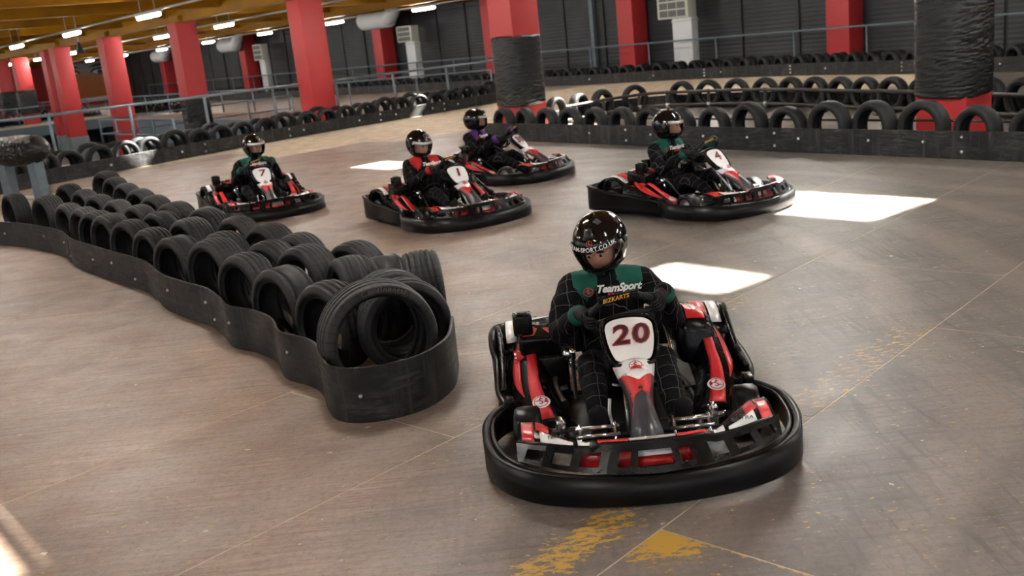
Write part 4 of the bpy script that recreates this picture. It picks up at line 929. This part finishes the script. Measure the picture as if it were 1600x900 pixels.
# ------------------------------------------------------------------ drivers
def capsule(mb, a, b, ra, rb, n=14, flat=1.0):
    a, b = Vector(a), Vector(b); L = (b - a).length; d = (b - a).normalized(); pts = []; rs_ = []
    for k in range(5): t = k / 4 * pi / 2; pts.append(a - d * ra * cos(t)); rs_.append(max(.003, ra * sin(t)))
    for k in range(1, 5): pts.append(a.lerp(b, k / 5)); rs_.append(ra + (rb - ra) * k / 5)
    for k in range(5): t = k / 4 * pi / 2; pts.append(b + d * rb * sin(t)); rs_.append(max(.003, rb * cos(t)))
    mb.tube(pts, rs_, n)
def driver(kart, accent, label, lean=0., yaw=0., pitch=12., headx=0., roll=0., close=False):
    P = bpy.data.objects.new('tmp', None)
    mb = MB(); L = lean
    def sh(x, y, z): f = max(0, (z - .2) / .55); return V(x + L * f, y, z)
    # torso
    rings = []
    for z, y, rx, ry in ((.09, -.26, .13, .12), (.15, -.29, .185, .155), (.24, -.33, .19, .145), (.36, -.355, .175, .13), (.48, -.35, .19, .135), (.58, -.335, .20, .135), (.65, -.325, .19, .115), (.70, -.315, .13, .09), (.74, -.30, .07, .07), (.80, -.28, .062, .062)):
        rings.append([sh(rx * cos(a), y + ry * sin(a), z) for a in [2 * pi * j / 24 for j in range(24)]])
    mb.loft(rings)
    hands = []
    for s in (-1, 1):
        ang = radians(78) * s; rim = WPT(ang, .168); tang = (WPT(ang - .05 * s, .168) - WPT(ang + .05 * s, .168)).normalized(); rad = (rim - WPT(0, 0)).normalized()
        wrist = rim + rad * .045 + WN * .075 - tang * .025
        sho = sh(s * .185, -.325, .645); elb = sh(s * .30, -.14, .45) if s > 0 else sh(s * .31, -.12, .47); upm = sho.lerp(elb, .5) + V(s * .015, 0, .01)
        capsule(mb, sho, upm, .085, .074); capsule(mb, upm, elb, .074, .062); capsule(mb, elb, elb.lerp(wrist, .5), .062, .055); capsule(mb, elb.lerp(wrist, .5), wrist, .055, .044)
        capsule(mb, sh(s * .08, -.32, .66), sho, .09, .085)
        hip = V(s * .10, -.26, .17); knee = V(s * .185, .16, .345); ank = V(s * .185, .545, .155); th = hip.lerp(knee, .5) + V(s * .01, 0, .015)
        capsule(mb, hip, th, .105, .092); capsule(mb, th, knee, .092, .072); mid = knee.lerp(ank, .45) + V(0, .0, .012)
        capsule(mb, knee, mid, .072, .062); capsule(mb, mid, ank, .062, .050)
        hands.append((s, rim, tang, rad, wrist, elb))
    me = mb.mesh('body', ['suit_check', accent, 'skin', 'eye_white', 'eye_dark', 'brow'])
    o = bpy.data.objects.new('person', me); COL.objects.link(o)
    r = o.modifiers.new('r', 'REMESH'); r.mode = 'VOXEL'; r.voxel_size = .013 if close else .018
    sm = o.modifiers.new('s', 'SMOOTH'); sm.factor = .5; sm.iterations = 5
    tex = bpy.data.textures.get('folds') or bpy.data.textures.new('folds', 'CLOUDS'); tex.noise_scale = .085; tex.noise_depth = 2
    dp = o.modifiers.new('d', 'DISPLACE'); dp.texture = tex; dp.strength = .022; dp.mid_level = .5
    bpy.context.view_layer.update()
    em = bpy.data.meshes.new_from_object(o.evaluated_get(bpy.context.evaluated_depsgraph_get())); o.modifiers.clear(); o.data = em; bpy.data.meshes.remove(me)
    for m_ in em.materials: pass
    if len(em.materials) < 6:
        em.materials.clear()
        for m_ in ('suit_check', accent, 'skin', 'eye_white', 'eye_dark', 'brow'): em.materials.append(MATS[m_])
    for p in em.polygons:
        p.use_smooth = True; c = p.center; x = abs(c.x - L * max(0, (c.z - .2) / .55)); k = 0
        if c.z > .575 + 1.5 * abs(x - .125) and x > .05 and x < .19: k = 1
        for s, rim, tang, rad, wrist, elb in hands:
            ax = (wrist - elb).normalized(); d = (c - wrist)
            if -.055 < d.dot(ax) < -.005 and d.length < .09: k = 1
        p.material_index = k
    # head built into the same body mesh
    HC = V(L + headx, -.285, .875); HM = Matrix.Rotation(radians(yaw), 4, 'Z') @ Matrix.Rotation(radians(roll), 4, 'Y') @ Matrix.Rotation(radians(-pitch), 4, 'X')
    def hp(x, y, z): return HC + HM @ V(x, y, z)
    hb = MB(); N = 28; vv = []; ff = []
    for j in range(19):
        t = pi * j / 18
        for i in range(N):
            a = 2 * pi * i / N; x = .078 * sin(t) * cos(a); y = .098 * sin(t) * sin(a); z = .115 * cos(t) - .01
            if y > 0:
                g = math.exp(-((x / .016) ** 2 + ((z + .022) / .026) ** 2)); y += .036 * g
                y -= .010 * sum(math.exp(-(((x - e) / .018) ** 2 + ((z - .010) / .014) ** 2)) for e in (-.033, .033))
                y += .008 * math.exp(-((x / .025) ** 2 + ((z + .066) / .010) ** 2))
            vv.append(hp(x, y + .034, z - .004))
    for j in range(18):
        for i in range(N): ff.append((j * N + i, (j + 1) * N + i, (j + 1) * N + (i + 1) % N, j * N + (i + 1) % N))
    hb.add(vv, ff, 2)
    for e in (-.033, .033):
        hb.ellipsoid(hp(e, .114, .004), (.016, .009, .010), 3, 10, 6, HM.to_3x3()); hb.ellipsoid(hp(e + .003, .1205, .002), (.009, .006, .009), 4, 8, 6, HM.to_3x3()); hb.ellipsoid(hp(e, .122, .024), (.025, .008, .0065), 5, 10, 6, HM.to_3x3())
        hb.ellipsoid(hp(1.03 * math.copysign(.078, e), 0, -.01), (.01, .02, .03), 2, 8, 6, HM.to_3x3())
    hb.ellipsoid(hp(0, .128, -.070), (.022, .006, .005), 1 if False else 2, 10, 6, HM.to_3x3())
    bm = bmesh.new(); bm.from_mesh(em); hm = hb.mesh('h', ['suit_check', accent, 'skin', 'eye_white', 'eye_dark', 'brow']); bm.from_mesh(hm); bm.to_mesh(em); bm.free(); bpy.data.meshes.remove(hm)
    o.data = em; o.name = 'person'; o.location = kart.location; o.rotation_euler.z = kart.rotation_euler.z; tag(o, label, 'person', 'kart drivers')
    # helmet
    def shell(az, el, off=0.):
        ca, sa, ce, se = cos(az), sin(az), cos(el), sin(el); f = max(0, ca)
        b_ = .158 + .022 * f * max(0, -se * 1.6) * f if ca > 0 else .165
        a_ = .136 - .014 * max(0, -se)
        x = (a_ + off) * sa * ce; y = (b_ + off) * ca * ce; z = (.150 + off) * se if se > 0 else (.165 + off) * se
        return hp(x * 1.07, (y - .005) * 1.07, (z + .018) * 1.07)
    D = radians
    HS = 1.07
    azs = [D(a) for a in range(-180, 181, 6)]; els = [D(a) for a in (-56, -50, -44, -36, -30, -26, -20, -12, -4, 4, 10, 14, 18, 24, 32, 40, 50, 60, 70, 80, 87)]
    port = lambda az, el: not (abs(az) < D(62) and D(-26) < el < D(14))
    hs = MB().sheet(lambda a, e: shell(a, e, -.004), azs, els, .012, port); hs.ellipsoid(shell(0, D(88), -.003), (.012, .012, .005), 0, 10, 6)
    H = hs.build('helmet', 'helmet_black', o, 'glossy black full-face helmet')
    vis = lambda a, e: shell(a, e, .007)
    MB().sheet(vis, [D(a) for a in range(-78, 79, 6)], [D(a) for a in (-30, -24, -18, -12, -6, 0, 6, 12, 18)], .003, lambda a, e: abs(a) < D(72) + (D(10) if abs(e) < D(10) else 0)).build('visor', 'visor_tint', H, 'smoked see-through visor')
    MB().tube([shell(D(a), D(-29.5), .010) for a in range(-72, 73, 6)], .0035, 6).build('visor_rim', 'kart_plastic', H)
    for s in (-1, 1):
        MB().ellipsoid(shell(s * D(84), D(2), .006), (.012, .012, .012), 0, 12, 8).tube([shell(s * D(84), D(2), .006) + HM.to_3x3() @ V(0, .018 * cos(t), .018 * sin(t)) for t in [2 * pi * k / 16 for k in range(16)]], .004, 6, loop=True).build('visor_pivot', 'helmet_vent', H)
    MB().sheet(lambda a, e: shell(a, e, .010 + .006 * cos(a * 8)), [D(a) for a in range(-12, 13, 4)], [D(e) for e in (36, 42, 48, 54)], .006).build('top_vent', 'helmet_vent', H)
    MB().sheet(lambda a, e: shell(a, e, .004), [D(a) for a in range(-16, 17, 4)], [D(e) for e in (-46, -41, -37)], .006).build('chin_vent', 'helmet_vent', H)
    band_ = MB().sheet(lambda a, e: shell(a, e, .0100), [D(a) for a in range(-66, 67, 6)], [D(13.2), D(16), D(18.4), D(20)] if close else [D(11), D(14), D(17), D(20.5)], .002).build('visor_strip', 'kart_plastic' if close else 'grey_film', H)
    tx = fine2d(text2d('TEAM-SPORT.CO.UK', .030, .0006, 0, 1.06), .012)
    flat3d(tx, lambda x, y: shell(-x / .150 if True else 0, D(16.5) + y / .16, .0128), 'strip_lettering', 'white_film', H)
    flat3d(fine2d(logo2d(.016), .01), lambda x, y: shell(-x / .14, D(27.5) + y / .15, .0095), 'helmet_logo', 'orange_print', H)
    flat3d(fine2d(logo2d(.013), .01), lambda x, y: shell(D(-118) - x / .14, D(-18) + y / .15, .0045), 'helmet_logo', 'orange_print', H)
    MB().sheet(lambda a, e: shell(a, e, .0035), [D(-150), D(-144), D(-138), D(-132)], [D(e) for e in range(-20, 46, 8)], .002).build('side_stripe', 'grey_film', H)
    # gloves, shoes
    for s, rim, tang, rad, wrist, elb in hands:
        g = MB(); pc = rim + rad * .026 + WN * .022
        M3 = Matrix((rad, tang, WN)).transposed()
        g.ellipsoid(pc, (.030, .046, .024), 0, 14, 10, M3); capsule(g, wrist, pc, .040, .030)
        for k in range(4):
            c = rim + tang * ((k - 1.5) * .0215 + .004); ln = (200, 225, 215, 180)[k]; pts = []
            for q in range(9):
                a = radians(-65 + ln * q / 8); pts.append(c + (rad * cos(a) - WN * sin(a)) * .0275)
            g.tube(pts, [.0095, .0103, .0100, .0098, .0098, .0094, .009, .0085, .006], 10)
        g.tube(spline([pc - rad * .012 + tang * .030, rim + tang * .052 + WN * .024 - rad * .008, rim + tang * .072 + WN * .014 - rad * .020], 4), [.012, .012, .0115, .011, .0105, .010, .0095, .009, .006][:9], 10)
        go = g.build('glove', 'glove_black', o)
        ax = (elb - wrist).normalized(); MB().tube([wrist - ax * .004, wrist + ax * .012, wrist + ax * .045], [.046, .050, .054], 16).build('cuff', accent, o)
        # shoe: heel on the pan, toe up against the pedal
        hl, toe = V(s * .195, .575, .10), V(s * .20, .645, .315); sr = []
        up_ = (toe - hl).normalized(); fo = V(0, up_.z, -up_.y)
        for k in range(13):
            u = k / 12; wd = lerp_table([(0, .016), (.06, .032), (.25, .037), (.6, .046), (.85, .043), (.96, .028), (1, .010)], u); dpth = lerp_table([(0, .015), (.06, .034), (.3, .05), (.6, .038), (.85, .03), (1, .010)], u); c = hl.lerp(toe, u) - fo * (dpth * .4)
            sr.append([c + V(1, 0, 0) * (wd * cos(t)) + fo * (dpth * sin(t)) for t in [2 * pi * j / 16 for j in range(16)]])
        so = MB().loft(sr); capsule(so, V(s * .187, .555, .15), hl + V(0, -.005, .05), .048, .042); so.build('shoe', 'shoe_black', o)
    # chest print
    bv = bvh_of(o); dr = V(0, -1, -.12)
    def pj(m, x0, z0, lift, nm, mt): flat3d(m, project(None, bv, V(L * .7 + x0, -.20, z0), V(-1, 0, 0), V(0, -.05, 1), dr, lift, .065, True), nm, mt, o)
    pj(fine2d(text2d('TeamSport', .056, .0022, .35, .95), .018), -.045, .648, .013, 'chest_lettering', 'white_film')
    pj(fine2d(text2d('BIZ KARTING', .024, .0008, .3), .018), -.055, .613, .013, 'chest_lettering', 'red_film')
    pj(fine2d(logo2d(.024), .018), .115, .638, .013, 'chest_logo', 'red_film')
    return o
driver(roots[0], 'accent_green', 'driver in black check suit with green shoulders, bent over wheel of kart 20', lean=.03, yaw=-24, pitch=19, headx=.012, roll=6, close=True)
driver(roots[1], 'accent_green', 'driver in black suit with dark green shoulders steering kart 4', lean=-.03, yaw=18, pitch=6, headx=-.0)
driver(roots[2], 'accent_red', 'driver in black suit with red shoulders and cuffs leaning in kart 1', lean=.10, yaw=10, pitch=14, headx=.02)
driver(roots[3], 'accent_purple', 'driver in black suit with purple shoulders and cuffs in kart 30', lean=.02, yaw=22, pitch=8)
driver(roots[4], 'accent_green', 'driver in black suit with green shoulders upright in kart 7', lean=-.08, yaw=20, pitch=6, headx=-.02)
